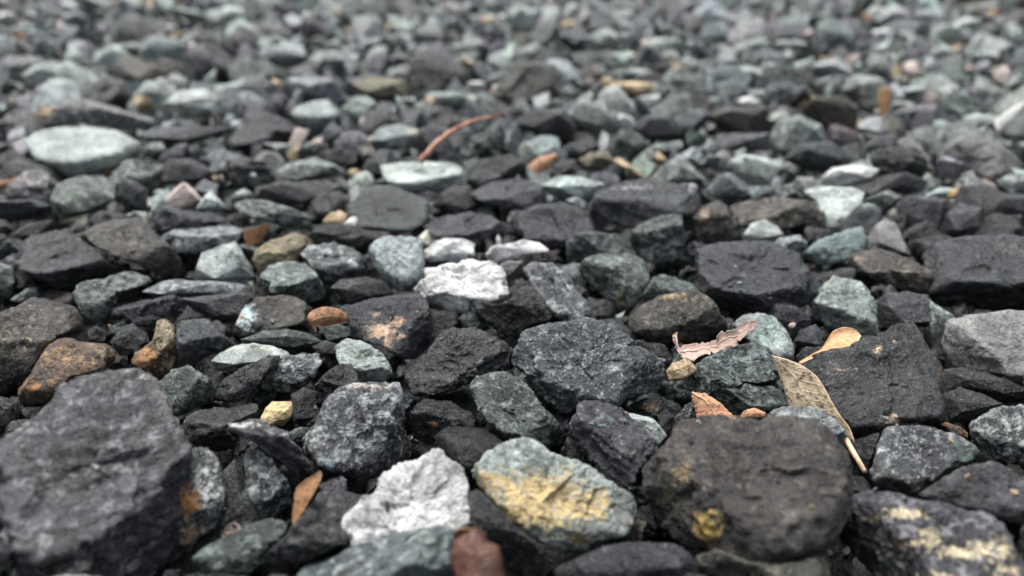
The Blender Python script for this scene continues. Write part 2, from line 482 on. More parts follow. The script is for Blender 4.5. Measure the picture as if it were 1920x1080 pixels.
# ------------------------------------------------------------------ the stones one can tell apart
# close to the camera
stone('V', '-20,850 0,838 60,790 105,752 115,725 150,705 205,692 262,684 282,705 300,735 318,775 338,822 347,850 348,930 342,1000 344,1095 60,1095 30,1030 0,975 -20,930',
      'huge layered charcoal rock with ripple marks beside the rust-flecked stone', f=.80, strat=(-.30, .9, .30), lam=2.4, yaw=.5, tilt=.45, depth=.7, jit=0, rough=.72, over={'y': 1.0, 'm': .36}, sharp=44, facets=1)
stone('G', '-60,985 0,1000 20,1030 38,1085 30,1100 -60,1100', 'grey green stone tucked under the huge layered rock')
stone('S', '347,845 370,843 398,850 410,870 422,900 425,925 418,960 405,985 390,1005 365,1022 330,1032 325,950', 'grey stone with orange rust and white crust beside the huge layered rock',
      f=.6, tilt=.6, patch=[(355, 940, 26, 30, RUST, 1.0), (390, 925, 30, 45, PALE, .75), (360, 1000, 25, 22, BUFF, .9)], jit=0)
stone('G', '361,1045 375,1030 420,1005 470,980 510,970 545,985 520,1015 500,1045 470,1075 400,1082 365,1070', 'dark green stone with pale spots below the leaning speckled stone', f=.6, patch=[(412, 1060, 14, 10, PALE, .7)])
stone('D', '345,1085 400,1072 470,1080 500,1100 345,1110', 'dark sliver of stone under the dark green spotted stone')
stone('S', '455,845 470,838 500,850 525,880 545,910 550,945 548,975 535,990 510,985 480,960 462,920', 'dark speckled stone leaning upright under the striped slab', f=.6, tilt=.4)
stone('F', '408,797 430,790 475,790 510,797 545,815 567,840 580,870 592,895 580,905 558,905 530,870 500,845 470,825 430,810', 'thin black slab with pale ridge stripes like a mussel shell',
      f=.25, strat=(.48, .87, .1), lam=2.2, near=.010, jit=0, tilt=.6, depth=.5, patch=[(455, 798, 60, 7, PALE, .8), (530, 815, 40, 5, PALE, .6)], over={'y': 1.0, 'm': .4})
stone('D', '480,1090 500,1040 530,1010 550,985 575,955 600,920 630,903 665,902 685,915 685,935 665,950 655,980 650,1020 600,1040 560,1065 520,1090', 'smooth purple black stone beside the wrinkled white stone', f=.62, yaw=-.6, chips=4)
stone('W', '640,1035 641,985 652,960 675,945 680,930 700,928 705,910 730,880 760,865 790,860 800,845 815,840 828,838 838,850 860,868 872,885 875,930 880,965 882,990 845,1010 760,1020 700,1030 670,1040',
      'large wrinkled white quartz stone between the dark stones and the gold patched one', f=.92, under=-.5, yaw=.2, strat=(.6, .2, .8), tilt=.55, jit=0, tone=.85, rough=1.2, facets=1, chips=5, over={'y': .7, 'm': .33}, lam=.8, near=.002)
stone('E', '535,1100 560,1062 620,1042 660,1022 720,1006 800,990 835,985 852,1005 856,1100', 'smooth soft green grey stone lying against the wrinkled white stone', f=.8, near=.004, chips=3, over={'s': .1, 'm': .4}, patch=[(800, 1040, 60, 60, GRN, .6)], jit=0)
stone('S', '590,790 605,755 625,735 650,722 690,715 750,715 760,745 762,800 770,840 772,860 735,880 715,890 680,893 640,890 605,880 585,875 570,850 565,820', 'big blocky mid grey stone above the wrinkled white stone',
      f=.88, tilt=.55, yaw=.9, jit=0, patch=[(620, 862, 30, 14, ICE, .8), (690, 726, 60, 10, BUFF, .6)], over={'m': .46, 's': .5}, sharp=14)
stone('T', '486,790 495,765 510,752 555,753 558,765 547,785 530,800 490,798', 'sand yellow pebble wedged behind the striped black slab', f=.6, jit=0, patch=[(520, 775, 40, 30, (.66, .52, .25), .9)])
stone('K', '587,722 610,700 640,682 660,682 672,705 672,718 640,737 610,757 600,775 588,750', 'small black stone touching the pale green one', f=.5)
stone('K', '545,740 570,725 592,735 592,780 570,802 550,795', 'black chip beside the sand yellow pebble')
stone('K', '772,775 790,752 815,746 850,752 870,765 890,775 895,800 870,815 840,822 800,832 778,820', 'glossy black cracked stone in the hollow behind the rounded dark one', f=.4, over={'r': .3}, rough=1.4, patch=[(815, 795, 8, 10, RUST, .8)])
stone('K', '812,818 840,798 870,793 905,797 930,815 944,832 925,852 905,862 880,888 865,882 840,857 822,838', 'smooth rounded black green stone peeking over the wrinkled white stone', f=.55, sharp=6, chips=2, over={'m': .1, 's': .05}, rough=.6)
stone('G', '882,720 890,705 915,698 950,697 985,715 1010,750 1035,780 1058,810 1055,835 1030,842 1000,837 960,827 935,815 915,790 897,765 885,745', 'dark green speckled stone leaning diagonally against the large pitted stone', f=.8, tilt=.5, yaw=-.5, over={'s': .7})
stone('L', '880,895 890,875 910,850 940,830 985,828 1015,835 1030,850 1085,860 1110,875 1150,905 1185,930 1198,950 1195,975 1175,1000 1150,1012 1120,1027 1090,1037 1060,1037 1030,1022 985,1002 950,972 925,942 900,917',
      'gold crusted pale green stone, the brightest yellow one', f=.9, tilt=.5, sharp=14, jit=0, under=-.35, over={'m': .62}, rough=1.2,
      patch=[(1010, 940, 120, 66, YEL, 1.0), (930, 905, 50, 28, YEL, .9), (1095, 945, 70, 42, YEL, .9), (1085, 1010, 25, 15, (.22, .16, .05), .9), (1165, 970, 30, 25, (.16, .13, .12), .7)])
stone('F', '1083,750 1110,746 1140,755 1170,770 1200,795 1225,825 1234,842 1217,862 1197,887 1182,912 1165,917 1140,897 1115,867 1090,847 1070,812 1066,790 1082,775', 'purplish dark stone with green streaks beside the big round brown one',
      f=.5, tilt=.35, yaw=-.6, strat=(.5, .75, .4), jit=0, patch=[(1130, 790, 45, 18, GRN, .55)], over={'y': .6})
stone('L', '1170,773 1200,776 1225,785 1240,800 1249,817 1235,835 1205,825 1180,800', 'pale white green stone peeking out behind the green streaked stone', f=.7, near=-.004)
stone('N', '1200,890 1205,860 1225,840 1255,820 1270,795 1300,783 1350,778 1420,776 1480,777 1520,785 1555,810 1580,850 1593,890 1597,920 1590,960 1570,1000 1540,1030 1480,1058 1420,1070 1360,1068 1310,1050 1275,1012 1240,987 1215,942',
      'big rounded brown black boulder with yellow mineral spot', f=.72, tilt=.3, rough=1.25, sharp=13, yaw=-.35, chips=8, jit=0, over={'m': .3, 's': .12, 'y': .15},
      patch=[(1332, 985, 28, 34, (.50, .34, .09), .95), (1285, 890, 26, 26, (.20, .14, .06), .8), (1265, 930, 35, 40, (.06, .06, .03), .8), (1440, 880, 14, 12, (.012, .012, .012), 1.0)])
stone('N', '1300,1045 1340,1022 1400,1052 1480,1060 1540,1037 1562,1062 1555,1105 1300,1105', 'dark brown stone underneath the big rounded boulder', f=.5)
stone('D', '1020,1068 1075,1047 1130,1022 1190,1013 1250,1018 1290,1030 1310,1050 1314,1100 1015,1100', 'smooth black stone below the gold crusted one', f=.7, sharp=9, chips=3)
stone('K', '878,925 900,920 930,950 960,985 995,1010 1022,1042 1012,1095 950,1095 925,1040 905,1000 885,985', 'black shadowed stone between white quartz and gold crusted stone', f=.3)
stone('F', '1575,965 1593,927 1620,920 1680,925 1740,935 1800,950 1850,960 1880,985 1905,1020 1925,1060 1935,1100 1555,1100 1562,1050 1585,1010', 'large purple grey stone with buff yellow marbling',
      f=.78, tilt=.4, sharp=12, jit=0, strat=(.1, .5, .9), over={'y': .35, 'm': .42, 's': .1},
      patch=[(1700, 965, 55, 12, CREAM, .8), (1610, 975, 45, 9, CREAM, .75), (1745, 1010, 25, 20, CREAM, .76), (1800, 1035, 60, 15, CREAM, .8), (1850, 1030, 60, 22, CREAM, .75), (1700, 1020, 40, 12, CREAM, .7), (1640, 1060, 60, 40, (.05, .07, .04), .8), (1770, 1085, 50, 18, CREAM, .75), (1880, 1075, 35, 20, CREAM, .7)])
stone('D', '1722,927 1760,905 1790,885 1830,865 1870,860 1930,866 1945,990 1890,977 1850,957 1800,947 1750,937', 'plain charcoal stone behind the buff marbled one', f=.6, near=.01, chips=4)
stone('S', '1632,885 1640,855 1648,820 1665,800 1690,795 1715,792 1750,798 1790,815 1830,830 1842,845 1827,867 1795,882 1770,897 1740,907 1720,920 1690,924 1650,917 1632,897', 'blue grey stone full of white specks in front of the big black block',
      f=.75, tilt=.5, yaw=.7, jit=0, over={'s': 1.0, 'm': .36}, patch=[(1655, 845, 16, 7, PALE, .8), (1810, 845, 28, 22, (.07, .12, .10), .8)])
stone('S', '1820,790 1840,778 1880,763 1930,758 1940,872 1880,867 1855,857 1830,837 1820,815', 'speckled blue grey stone with pale top edge near the black sparkling chip', f=.6, tilt=.5)
stone('K', '1455,860 1480,850 1510,880 1540,900 1620,890 1640,925 1600,930 1560,900 1500,920', 'black grit chip beside the speckled leaf stalk', near=-.012)
stone('D', '1590,830 1620,815 1650,810 1650,850 1640,880 1625,890 1605,860', 'small black wedge beside the speckled leaf stalk tip', near=-.006)
stone('D', '1495,690 1530,660 1580,650 1610,637 1660,620 1690,603 1715,605 1740,640 1757,665 1765,700 1767,760 1760,785 1700,790 1650,805 1605,828 1590,790 1560,755 1530,710',
      'large black block with buff flecks under the spoon shaped leaf', f=.80, tilt=.55, yaw=.6, jit=0, facets=0, depth=.75, sharp=18, over={'m': .2, 's': .3}, patch=[(1650, 665, 14, 25, BUFF, .55), (1670, 780, 35, 14, BUFF, .6), (1580, 700, 40, 22, BUFF, .42), (1680, 640, 18, 8, BUFF, .4)])
stone('B', '1430,778 1470,762 1510,762 1550,772 1580,800 1602,825 1597,843 1580,852 1560,840 1530,815 1490,800', 'green striped pale stone hugging the big rounded boulder', f=.5, strat=(-.5, .8, .2), jit=0, near=.004, patch=[(1520, 785, 60, 30, GRN, .5)], over={'y': .9})
stone('R', '1762,795 1772,790 1800,800 1818,812 1815,822 1785,815', 'thin rusty chip between two blue grey stones')
stone('G', '1215,742 1250,720 1280,700 1310,680 1350,655 1400,640 1440,650 1460,680 1467,702 1440,717 1400,722 1350,737 1300,750 1245,750', 'dark green stone carrying the small tan cube pebble', f=.75, tilt=.35, over={'s': .7, 'm': .5}, jit=0, facets=0)
stone('T', '1249,695 1258,680 1285,670 1300,680 1306,693 1290,708 1265,718 1255,712', 'small tan cube shaped pebble lying on dark green stone', f=.45, near=.016, sharp=20, jit=0, chips=3, rough=.6)
stone('B', '1368,607 1390,590 1420,585 1455,595 1475,620 1489,650 1486,672 1465,695 1442,700 1425,670 1405,640', 'smooth mint green stone under the torn pinkish leaf', f=.75, tilt=.4, sharp=7, jit=0, over={'s': .1}, patch=[(1440, 640, 60, 60, (.30, .40, .36), .7)])
stone('G', '1298,747 1340,725 1400,720 1450,724 1477,742 1480,767 1440,770 1400,774 1370,780 1320,767', 'dark speckled stone behind the orange leaf tip', f=.5)
stone('S', '960,680 965,655 985,620 1015,605 1060,603 1080,605 1110,600 1150,605 1175,625 1200,650 1225,665 1252,680 1250,705 1220,730 1190,750 1150,765 1110,767 1050,772 1020,747 1000,722 985,702',
      'large pitted blue black stone with pale speckled edges', f=.82, tilt=.5, jit=0, rough=1.25, over={'s': .7, 'm': .33}, chips=10)
stone('K', '1180,760 1210,745 1240,750 1255,775 1250,800 1225,790 1195,778', 'brown black grit stone behind the pale peeking stone', near=-.008, patch=[(1222, 762, 18, 12, (.14, .10, .05), .8)])
stone('K', '1232,778 1250,768 1265,780 1262,805 1248,815 1235,800', 'tiny black stone beside the pale peeking stone', near=-.004)
stone('S', '1262,785 1285,760 1302,750 1310,780 1290,800 1268,805', 'grey stone edge beside the orange leaf tip', near=-.004)
stone('D', '757,722 765,690 800,660 825,625 850,613 890,612 915,630 950,640 967,660 962,692 930,697 885,717 850,732 800,744 768,744', 'rugged black stone beside the large pitted blue black one', f=.72, tilt=.45, yaw=.3, jit=0, rough=1.5, chips=10, sharp=18, over={'m': .15})
stone('D', '647,590 660,570 700,555 770,548 790,550 803,570 808,610 804,652 775,672 755,670 720,652 680,637 655,617', 'charcoal block with a peeling tan patch', f=.85, yaw=.9, tilt=.5, jit=0, facets=0, sharp=20,
      patch=[(715, 620, 32, 18, (.52, .36, .24), 1.05), (745, 603, 17, 12, (.52, .36, .24), 1.1), (728, 640, 16, 10, (.52, .36, .24), .95), (702, 590, 12, 8, BUFF, .6), (752, 630, 9, 6, (.52, .36, .24), .9)], over={'m': .15, 's': .05})
stone('L', '628,652 650,635 680,640 710,655 730,680 737,700 722,717 690,717 660,702 640,687', 'green and white streaked stone under the tan patched block', f=.7, tilt=.5, jit=0, near=-.002, patch=[(670, 670, 35, 25, (.30, .40, .32), .6)])
stone('B', '690,470 705,445 740,436 770,438 790,450 798,480 795,520 780,547 745,547 720,522 700,502', 'rounded mottled green grey stone beside the white flaky slab', f=.7, sharp=7, jit=0, over={'s': .7, 'm': .5}, tilt=.4, patch=[(735, 500, 30, 40, (.09, .12, .11), .6)])
stone('W', '776,541 795,520 790,500 830,490 880,488 920,490 947,505 950,530 953,560 937,573 905,569 892,562 880,582 855,587 820,572 795,564', 'large flaky white slab with a ragged layered edge',
      f=.72, tilt=.45, strat=(.35, .75, .4), jit=0, facets=0, near=.006, depth=.55, over={'y': 1.0, 'm': .2}, rough=1.2, lam=1.8, sharp=40, chips=6)
stone('W', '785,445 800,430 820,440 828,455 800,465 788,458', 'creamy white flake pointing up from the white pile', f=.4, near=.004, patch=[(805, 445, 25, 18, (.62, .60, .45), .8)])
stone('W', '793,470 815,455 835,447 870,448 888,458 886,475 878,482 862,470 845,478 855,488 810,490 795,485', 'ragged white flake resting above the flaky white slab', over={'m': .05}, tone=1.2, f=.8, tilt=.6, near=.003, rough=1.6, depth=.35, lam=1.5, sharp=40, chips=4)
stone('W', '910,478 922,462 955,458 985,448 1010,455 1027,470 1000,476 965,480 935,490 920,496', 'thin ragged white flake with a spiky tip lying apart', over={'m': .05}, tone=1.2, f=.8, tilt=.6, near=.004, rough=1.6, depth=.35, lam=1.5, sharp=40, chips=4)
stone('W', '928,468 930,448 934,438 940,450 944,466', 'tiny white spike standing on the ragged thin flake', near=.007, jit=0)
stone('Q', '930,500 950,488 980,490 985,505 965,522 950,520', 'small pale grey chip beside the flaky white slab', near=-.002)
stone('S', '566,475 585,458 620,453 650,462 680,480 692,505 690,520 640,524 610,532 590,512', 'blue grey stone with frosty specks beside the rounded mottled one', f=.55, jit=0, over={'s': .7, 'm': .45}, patch=[(600, 465, 30, 12, ICE, .55), (665, 485, 25, 14, ICE, .45)])
stone('E', '488,515 510,498 545,488 580,500 595,515 609,540 606,562 580,567 545,557 510,547', 'pale grey banded stone near the curled brown leaf', f=.55, jit=0, strat=(-.4, .7, .5), over={'y': .8})
stone('K', '621,540 640,525 690,518 720,530 738,548 705,562 680,572 650,567', 'black stone between frosty stone and tan patched block', f=.5)
stone('N', '438,617 455,580 480,560 520,552 560,560 587,580 577,604 540,612 500,622 465,632 440,630', 'brown black stone with an icy white corner beside the curled brown leaf', f=.7, jit=0, patch=[(462, 595, 22, 35, ICE, 1.0), (545, 570, 20, 10, RUST, .35)], yaw=-.7)
stone('G', '450,637 490,620 540,615 580,625 607,640 592,652 560,662 520,652 470,647', 'flat dark green stone below the icy cornered one', f=.6)
stone('G', '598,612 630,605 655,615 665,632 640,645 612,640', 'dim green stone underneath the curled brown leaf', near=-.004)
stone('D', '585,650 610,638 640,645 632,668 600,672', 'black chip next to the green and white streaked stone', near=-.004)
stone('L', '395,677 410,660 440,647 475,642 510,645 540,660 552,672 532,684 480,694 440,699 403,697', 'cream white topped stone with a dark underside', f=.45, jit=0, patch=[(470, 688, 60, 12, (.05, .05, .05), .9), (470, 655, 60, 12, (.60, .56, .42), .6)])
stone('S', '478,732 495,700 515,680 550,665 598,660 601,680 592,707 570,727 530,740', 'glinting dark crystalline stone before the cream topped one', f=.6, rough=1.4, over={'r': .35})
stone('D', '398,747 420,710 450,690 500,670 525,668 517,692 492,712 472,742 430,757', 'dark flaky stone next to the glinting crystalline one', f=.6)
stone('G', '293,715 320,695 350,685 380,700 402,720 404,747 370,762 330,782 313,757', 'dark grey stone behind the edge of the huge layered rock', f=.6)
stone('R', '246,680 255,660 285,640 295,600 310,593 325,600 330,630 338,660 332,692 307,707 290,707 268,692', 'upright rusty tan stone shaped like a sitting bird', f=.6, jit=0, near=.003, over={'m': .2}, tilt=.8,
      patch=[(310, 625, 22, 40, (.34, .29, .18), .95), (275, 672, 24, 26, RUST, .9), (315, 685, 20, 25, (.46, .38, .24), .8)])
stone('R', '30,737 50,710 75,670 90,645 115,630 150,640 200,645 219,665 207,687 160,702 130,707 107,747 60,762 36,757', 'broad rust orange and brown stone', f=.72, tilt=.5, jit=0, over={'m': .33}, tone=.75, patch=[(130, 670, 60, 25, (.30, .19, .10), .7), (60, 725, 20, 14, RUST, .7), (100, 735, 40, 14, (.04, .03, .02), .8), (195, 662, 18, 12, (.42, .36, .25), .8)])
stone('N', '-30,600 20,575 60,557 100,560 140,570 158,600 156,627 112,632 80,662 60,692 50,722 20,737 -30,740', 'broad black stone sprinkled with golden specks', f=.5, jit=0, tilt=.35, patch=[(50, 640, 90, 40, (.38, .32, .18), .38), (40, 565, 50, 9, (.55, .38, .18), .8)])
stone('K', '-30,745 0,742 35,752 40,775 25,800 -30,805', 'black stone beneath the rust orange one')
stone('D', '30,490 45,450 60,438 110,430 150,445 185,470 200,490 237,500 222,517 185,532 140,552 110,542 85,530 45,512', 'broad smooth charcoal slab overhanging a black hollow', f=.6, jit=0, facets=0, tilt=.2, under=.5)
stone('N', '152,440 180,420 225,410 275,405 282,425 310,455 345,490 360,510 342,525 290,512 250,492 220,482 190,467', 'brown tinged long slab sloping beside the broad charcoal one', f=.7, jit=0, tilt=.4)
stone('G', '135,550 150,530 190,520 240,508 280,520 287,532 250,542 217,547 212,582 202,607 185,614 158,592', 'grey green grainy stone with a bent edge', f=.5, over={'s': .7, 'm': .5})
stone('D', '206,560 230,545 270,545 320,553 350,565 342,587 322,607 290,614 255,607 225,582', 'smooth purple charcoal wedge above the bird shaped stone', f=.7, jit=0, facets=0, over={'m': .08, 's': 0})
stone('D', '208,642 225,612 250,606 275,625 280,642 257,664 225,668', 'small charcoal lump beside the bird shaped stone')
stone('K', '155,625 180,610 210,625 205,645 165,642', 'black chip behind the rust orange stone', near=-.004)
stone('D', '331,610 340,590 365,590 390,600 420,630 447,655 402,672 380,682 338,687', 'dark stone with blue sheen beside the bird shaped one', f=.5)
stone('E', '266,547 300,528 330,522 400,527 450,530 472,540 440,554 380,550 330,558 290,554', 'long pale green sliver lying flat', f=.6, jit=0, near=.003)
stone('D', '340,560 400,552 450,547 472,555 457,592 432,607 400,602 365,582', 'round dark stone under the long pale green sliver', near=-.002)
stone('L', '366,502 380,475 415,460 440,455 455,475 470,500 479,520 440,530 400,527 370,522', 'bright pale green white stone shaped like a tooth', f=.6, jit=0, tilt=.4, over={'m': .3}, patch=[(455, 490, 14, 18, (.09, .09, .09), .9)])
stone('E', '298,447 330,425 380,418 430,415 457,430 442,457 400,464 365,477 330,472', 'grey green slab behind the tooth shaped stone', f=.5)
stone('O', '473,490 480,470 510,450 550,437 592,450 582,472 560,492 520,507 485,512', 'olive brown stone behind the pale banded one', f=.5, jit=0, patch=[(505, 470, 30, 22, (.32, .26, .14), .6)])
stone('E', '435,385 460,375 500,378 545,390 582,405 580,427 550,432 500,417 460,407', 'long striped grey stone like a loaf', f=.5, strat=(.2, .9, .2), over={'y': 1.0}, jit=0)
stone('D', '640,400 665,375 680,350 730,345 790,370 807,385 797,412 770,434 720,434 670,427', 'broad flat purple grey stone beside the tan pebble and white chip', f=.9, jit=0, facets=0, tilt=.2, over={'m': .1})
stone('K', '573,442 600,420 640,420 700,432 762,437 690,457 640,467 600,462', 'black stone under the tan pebble and white chip', near=-.002)
stone('T', '605,415 620,398 640,393 653,402 651,418 630,429 610,427', 'rounded tan pebble beside a white chip', near=.008, sharp=7, jit=0)
stone('W', '643,420 660,405 680,408 694,418 686,429 660,432', 'small bright white chip beside the rounded tan pebble', near=.008, jit=0)
stone('L', '710,310 745,303 800,303 850,305 872,320 882,345 852,357 830,364 800,354 770,362 745,357 723,337', 'pale mint stone with layered streaks under the red stalk', f=.6, jit=0, strat=(.1, .8, .5), over={'y': .9, 'm': .3})
stone('K', '806,387 825,362 850,347 880,350 902,375 892,397 850,402', 'black stone below the pale mint streaked one', near=.002)
stone('D', '790,427 830,405 880,397 920,405 972,435 940,444 880,450 820,444', 'flat charcoal slab behind the white flakes', f=.8, jit=0, facets=0, tilt=.15)
stone('D', '958,402 1000,385 1050,380 1095,395 1117,430 1112,457 1062,466 1030,468 990,452 965,432', 'wide rough charcoal slab beside the thin white flake', f=.75, jit=0, facets=0)
stone('B', '1016,347 1050,330 1090,332 1132,345 1122,367 1097,382 1060,377 1035,367', 'frosty pale blue stone among charcoal slabs', f=.4, jit=0, over={'s': .6, 'm': .6}, patch=[(1070, 350, 40, 20, ICE, .7)])
stone('B', '1062,375 1080,368 1098,378 1095,398 1075,400', 'little frosty tail stone below the frosty pale blue one', near=-.002)
stone('D', '1098,387 1120,360 1170,340 1230,335 1270,345 1307,375 1312,397 1280,407 1240,412 1190,427 1150,417 1110,402', 'charcoal stone with a pale streak along its top edge', f=.45, jit=0, facets=0, tilt=.1, patch=[(1190, 352, 60, 7, (.32, .31, .33), .7)])
stone('G', '1183,442 1200,420 1250,400 1277,405 1282,450 1282,492 1250,512 1220,497 1195,472', 'dark upright banded stone with ringed side', f=.25, strat=(.3, .8, .3), over={'y': .7}, patch=[(1215, 430, 30, 14, (.22, .19, .14), .5)])
stone('N', '1295,412 1310,390 1335,373 1360,385 1375,410 1387,447 1372,460 1330,464 1303,442', 'brown grey upright stone with buff vein', f=.3, patch=[(1322, 402, 12, 22, BUFF, .65)])
stone('G', '1063,457 1080,437 1120,435 1160,440 1190,465 1197,492 1150,484 1110,484 1090,502 1068,492', 'green grey lumpy stone behind the green topped block', f=.5)
stone('G', '1086,502 1100,485 1140,475 1180,475 1207,490 1217,532 1197,562 1177,597 1150,584 1120,544 1093,522', 'dark block with a greenish flat top and olive stains', f=.3, jit=0, tilt=.3, patch=[(1145, 490, 45, 14, (.17, .21, .19), .8), (1165, 560, 22, 26, (.17, .14, .05), .7)])
stone('S', '981,505 1000,490 1035,493 1065,515 1085,550 1110,580 1127,599 1090,602 1060,607 1030,577 1003,542', 'grainy grey slab leaning beside the flaky white slab', f=.85, tilt=.5, yaw=-.7, jit=0, over={'s': .8, 'm': .42}, depth=.6)
stone('K', '888,572 895,560 920,572 950,565 975,540 1000,535 1022,570 1032,597 1012,607 985,622 970,639 940,627 910,602', 'jagged black stone below the flaky white slab', f=.35, rough=1.5, chips=10, over={'r': .38})
stone('D', '1100,602 1150,597 1185,615 1205,652 1170,640 1130,620', 'dark stone edge behind the large pitted one', near=-.012)
stone('N', '1175,602 1200,575 1240,553 1285,541 1310,545 1340,570 1360,600 1365,617 1337,642 1290,642 1260,637 1245,652 1215,642 1190,622', 'brown faceted stone with buff flecked crest behind the torn leaf', f=.55, tilt=.5, jit=0, patch=[(1262, 557, 40, 9, (.34, .25, .12), .7), (1300, 560, 60, 20, BUFF, .35)], yaw=.5, sharp=18)
stone('G', '1203,557 1225,520 1250,505 1290,520 1317,547 1280,560 1240,570 1210,574', 'dark peaked stone behind the brown faceted one', f=.5)
stone('D', '1288,500 1305,470 1340,455 1400,452 1450,455 1500,480 1537,530 1537,545 1522,568 1440,592 1380,587 1330,562 1308,525', 'big flat topped charcoal slab with black overhang', f=.70, jit=0, facets=0, tilt=.2, under=.55, yaw=-.1, sharp=44, over={'m': .2, 's': .1}, chips=8, lam=.7)
stone('L', '1393,440 1410,418 1435,410 1460,425 1472,440 1452,457 1420,462 1398,457', 'white and green lump beside the big flat topped slab', f=.3, jit=0)
stone('B', '1440,467 1460,445 1500,440 1512,455 1492,477 1460,479', 'small pale bluish stone next to the white and green lump', f=.5)
stone('B', '1503,477 1530,450 1580,432 1615,425 1627,450 1622,477 1580,492 1530,504', 'smooth blue green oblong stone below the white forked ones', f=.45, sharp=7, jit=0, over={'m': .3, 's': .05}, patch=[(1560, 465, 70, 40, (.17, .235, .235), .6)])
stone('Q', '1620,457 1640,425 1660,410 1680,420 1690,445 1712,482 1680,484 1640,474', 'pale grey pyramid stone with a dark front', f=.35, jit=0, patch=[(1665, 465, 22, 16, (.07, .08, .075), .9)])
stone('N', '1578,492 1610,470 1650,467 1700,480 1747,510 1749,527 1742,552 1700,547 1650,532 1600,507', 'flat brown grey slab with a sharp buff front edge', f=.5, jit=0, facets=0, tilt=.25, sharp=20, patch=[(1700, 512, 40, 8, (.30, .25, .18), .6), (1605, 487, 18, 10, BUFF, .5)])
stone('L', '1510,562 1525,545 1545,535 1565,517 1590,520 1620,535 1638,560 1644,602 1642,627 1600,630 1570,620 1550,627 1533,592', 'crumbly pale green white stone behind the spoon shaped leaf', f=.6, tilt=.5, jit=0, rough=1.4, over={'m': .62, 's': .5})
stone('D', '1638,567 1660,548 1700,545 1740,553 1747,570 1762,602 1740,614 1700,612 1670,617 1643,604', 'charcoal stone with blue sheen touching the crumbly pale one', f=.4, patch=[(1665, 585, 14, 10, (.22, .15, .10), .6)])
stone('E', '1742,562 1760,575 1792,592 1792,622 1777,652 1755,652 1740,612', 'pale speckled sliver beside the white veined grey rock', f=.2, near=-.002)
stone('D', '1728,482 1760,455 1800,445 1850,440 1940,435 1945,582 1870,582 1800,577 1750,572 1743,522', 'very large flat charcoal slab with a black undercut', f=.62, jit=0, facets=0, tilt=.25, under=.5, yaw=.4, sharp=44, over={'m': .25}, patch=[(1900, 460, 40, 16, (.25, .21, .16), .5)])
stone('Q', '1766,632 1775,600 1800,595 1850,585 1940,578 1945,730 1900,717 1870,702 1830,702 1790,692 1768,662', 'white veined pale grey rock carrying two black chips', f=.5, jit=0, tone=.8, tilt=.4, yaw=-.5, patch=[(1810, 665, 45, 25, (.08, .078, .08), .8)], over={'m': .35})
stone('K', '1798,600 1805,588 1825,592 1842,602 1835,609 1810,608', 'flat black chip lying on the white veined rock', near=.018)
stone('K', '1846,602 1855,592 1868,597 1871,610 1860,618 1848,611', 'round black chip lying on the white veined rock', near=.018)
stone('K', '1763,692 1800,687 1850,697 1890,712 1935,732 1935,760 1880,759 1820,734 1770,729', 'black stone in the shade of the white veined rock', near=-.002)
stone('K', '1766,742 1800,727 1840,737 1882,757 1872,772 1820,794 1773,794', 'black sparkling chip beside the big black block', over={'s': .6, 'r': .35}, rough=1.4)
stone('N', '1880,755 1905,750 1935,755 1935,765 1890,768', 'brown grit pebble beside the black sparkling chip', near=-.003)
stone('D', '1426,592 1445,562 1465,556 1500,575 1522,600 1517,622 1480,640 1445,620', 'dark stone beside the smooth mint green one', f=.6)
stone('P', '1476,609 1485,603 1494,607 1490,615 1480,615', 'tiny cream chip lying on the dark stone by the mint green one', near=.012)
stone('D', '1485,642 1500,617 1530,606 1547,625 1537,647 1515,660', 'small purple charcoal stone behind the spoon shaped leaf', f=.5)
stone('D', '338,802 355,775 390,762 430,760 485,752 490,772 440,787 420,802 452,832 420,847 380,852 348,842', 'dark rough stone behind the striped black slab', f=.5, near=-.003)
stone('K', '803,578 857,582 862,607 832,630 806,645', 'flat blue black stone in the gap under the white slab', near=-.006)
stone('G', '856,597 880,582 907,592 922,617 900,624 868,616', 'dim green stone in the gap under the white slab', near=-.004)
stone('D', '418,880 440,860 455,880 462,930 470,970 440,985 425,960', 'black stone in the gap beside the leaning speckled stone', near=-.012)
stone('D', '690,900 715,890 735,885 720,905 700,925 685,930', 'black chip behind the wrinkled white quartz', near=-.008)
# middle of the bed
stone('L', '43,267 60,240 90,232 135,228 180,233 225,245 260,265 270,282 242,302 200,320 150,330 125,332 95,312 58,292', 'long white speckled cobble standing out from the charcoal gravel', f=.75, sharp=7, jit=0, over={'m': .48, 's': .4}, tilt=.2)
stone('E', '268,280 285,264 305,266 313,282 300,297 275,294', 'small round grey stone at the tip of the long white cobble', sharp=6)
stone('E', '73,237 110,202 150,182 200,175 250,190 287,212 287,237 260,247 220,240 170,232 120,229', 'broad grey green slab behind the long white cobble', f=.55, jit=0)
stone('L', '308,192 340,170 385,168 410,185 427,217 385,224 350,226 328,207', 'bright pale green slab behind grey gravel', f=.8, jit=0, over={'m': .25})
stone('D', '262,257 300,237 360,240 442,237 422,257 350,269 300,279', 'long low charcoal sliver', f=.6)
stone('E', '96,372 110,345 150,332 195,330 217,350 217,372 190,397 150,404 115,412 98,392', 'green tinged grey block below the long white cobble', f=.45, jit=0, patch=[(130, 370, 25, 25, (.22, .30, .24), .6)])
stone('D', '216,372 225,330 250,335 277,355 277,397 240,399', 'steel grey wedge beside the green tinged block', f=.2)
stone('P', '308,380 325,355 345,340 365,355 380,375 367,394 335,394', 'pale pink pyramid stone', f=.6, jit=0)
stone('L', '366,392 380,370 395,356 410,375 427,392 400,404', 'pointed pale white stone beside the pink pyramid', f=.3, jit=0)
stone('D', '283,412 310,387 350,395 400,400 450,378 467,395 420,417 360,419 300,434', 'low dark slab before the pink pyramid', f=.6)
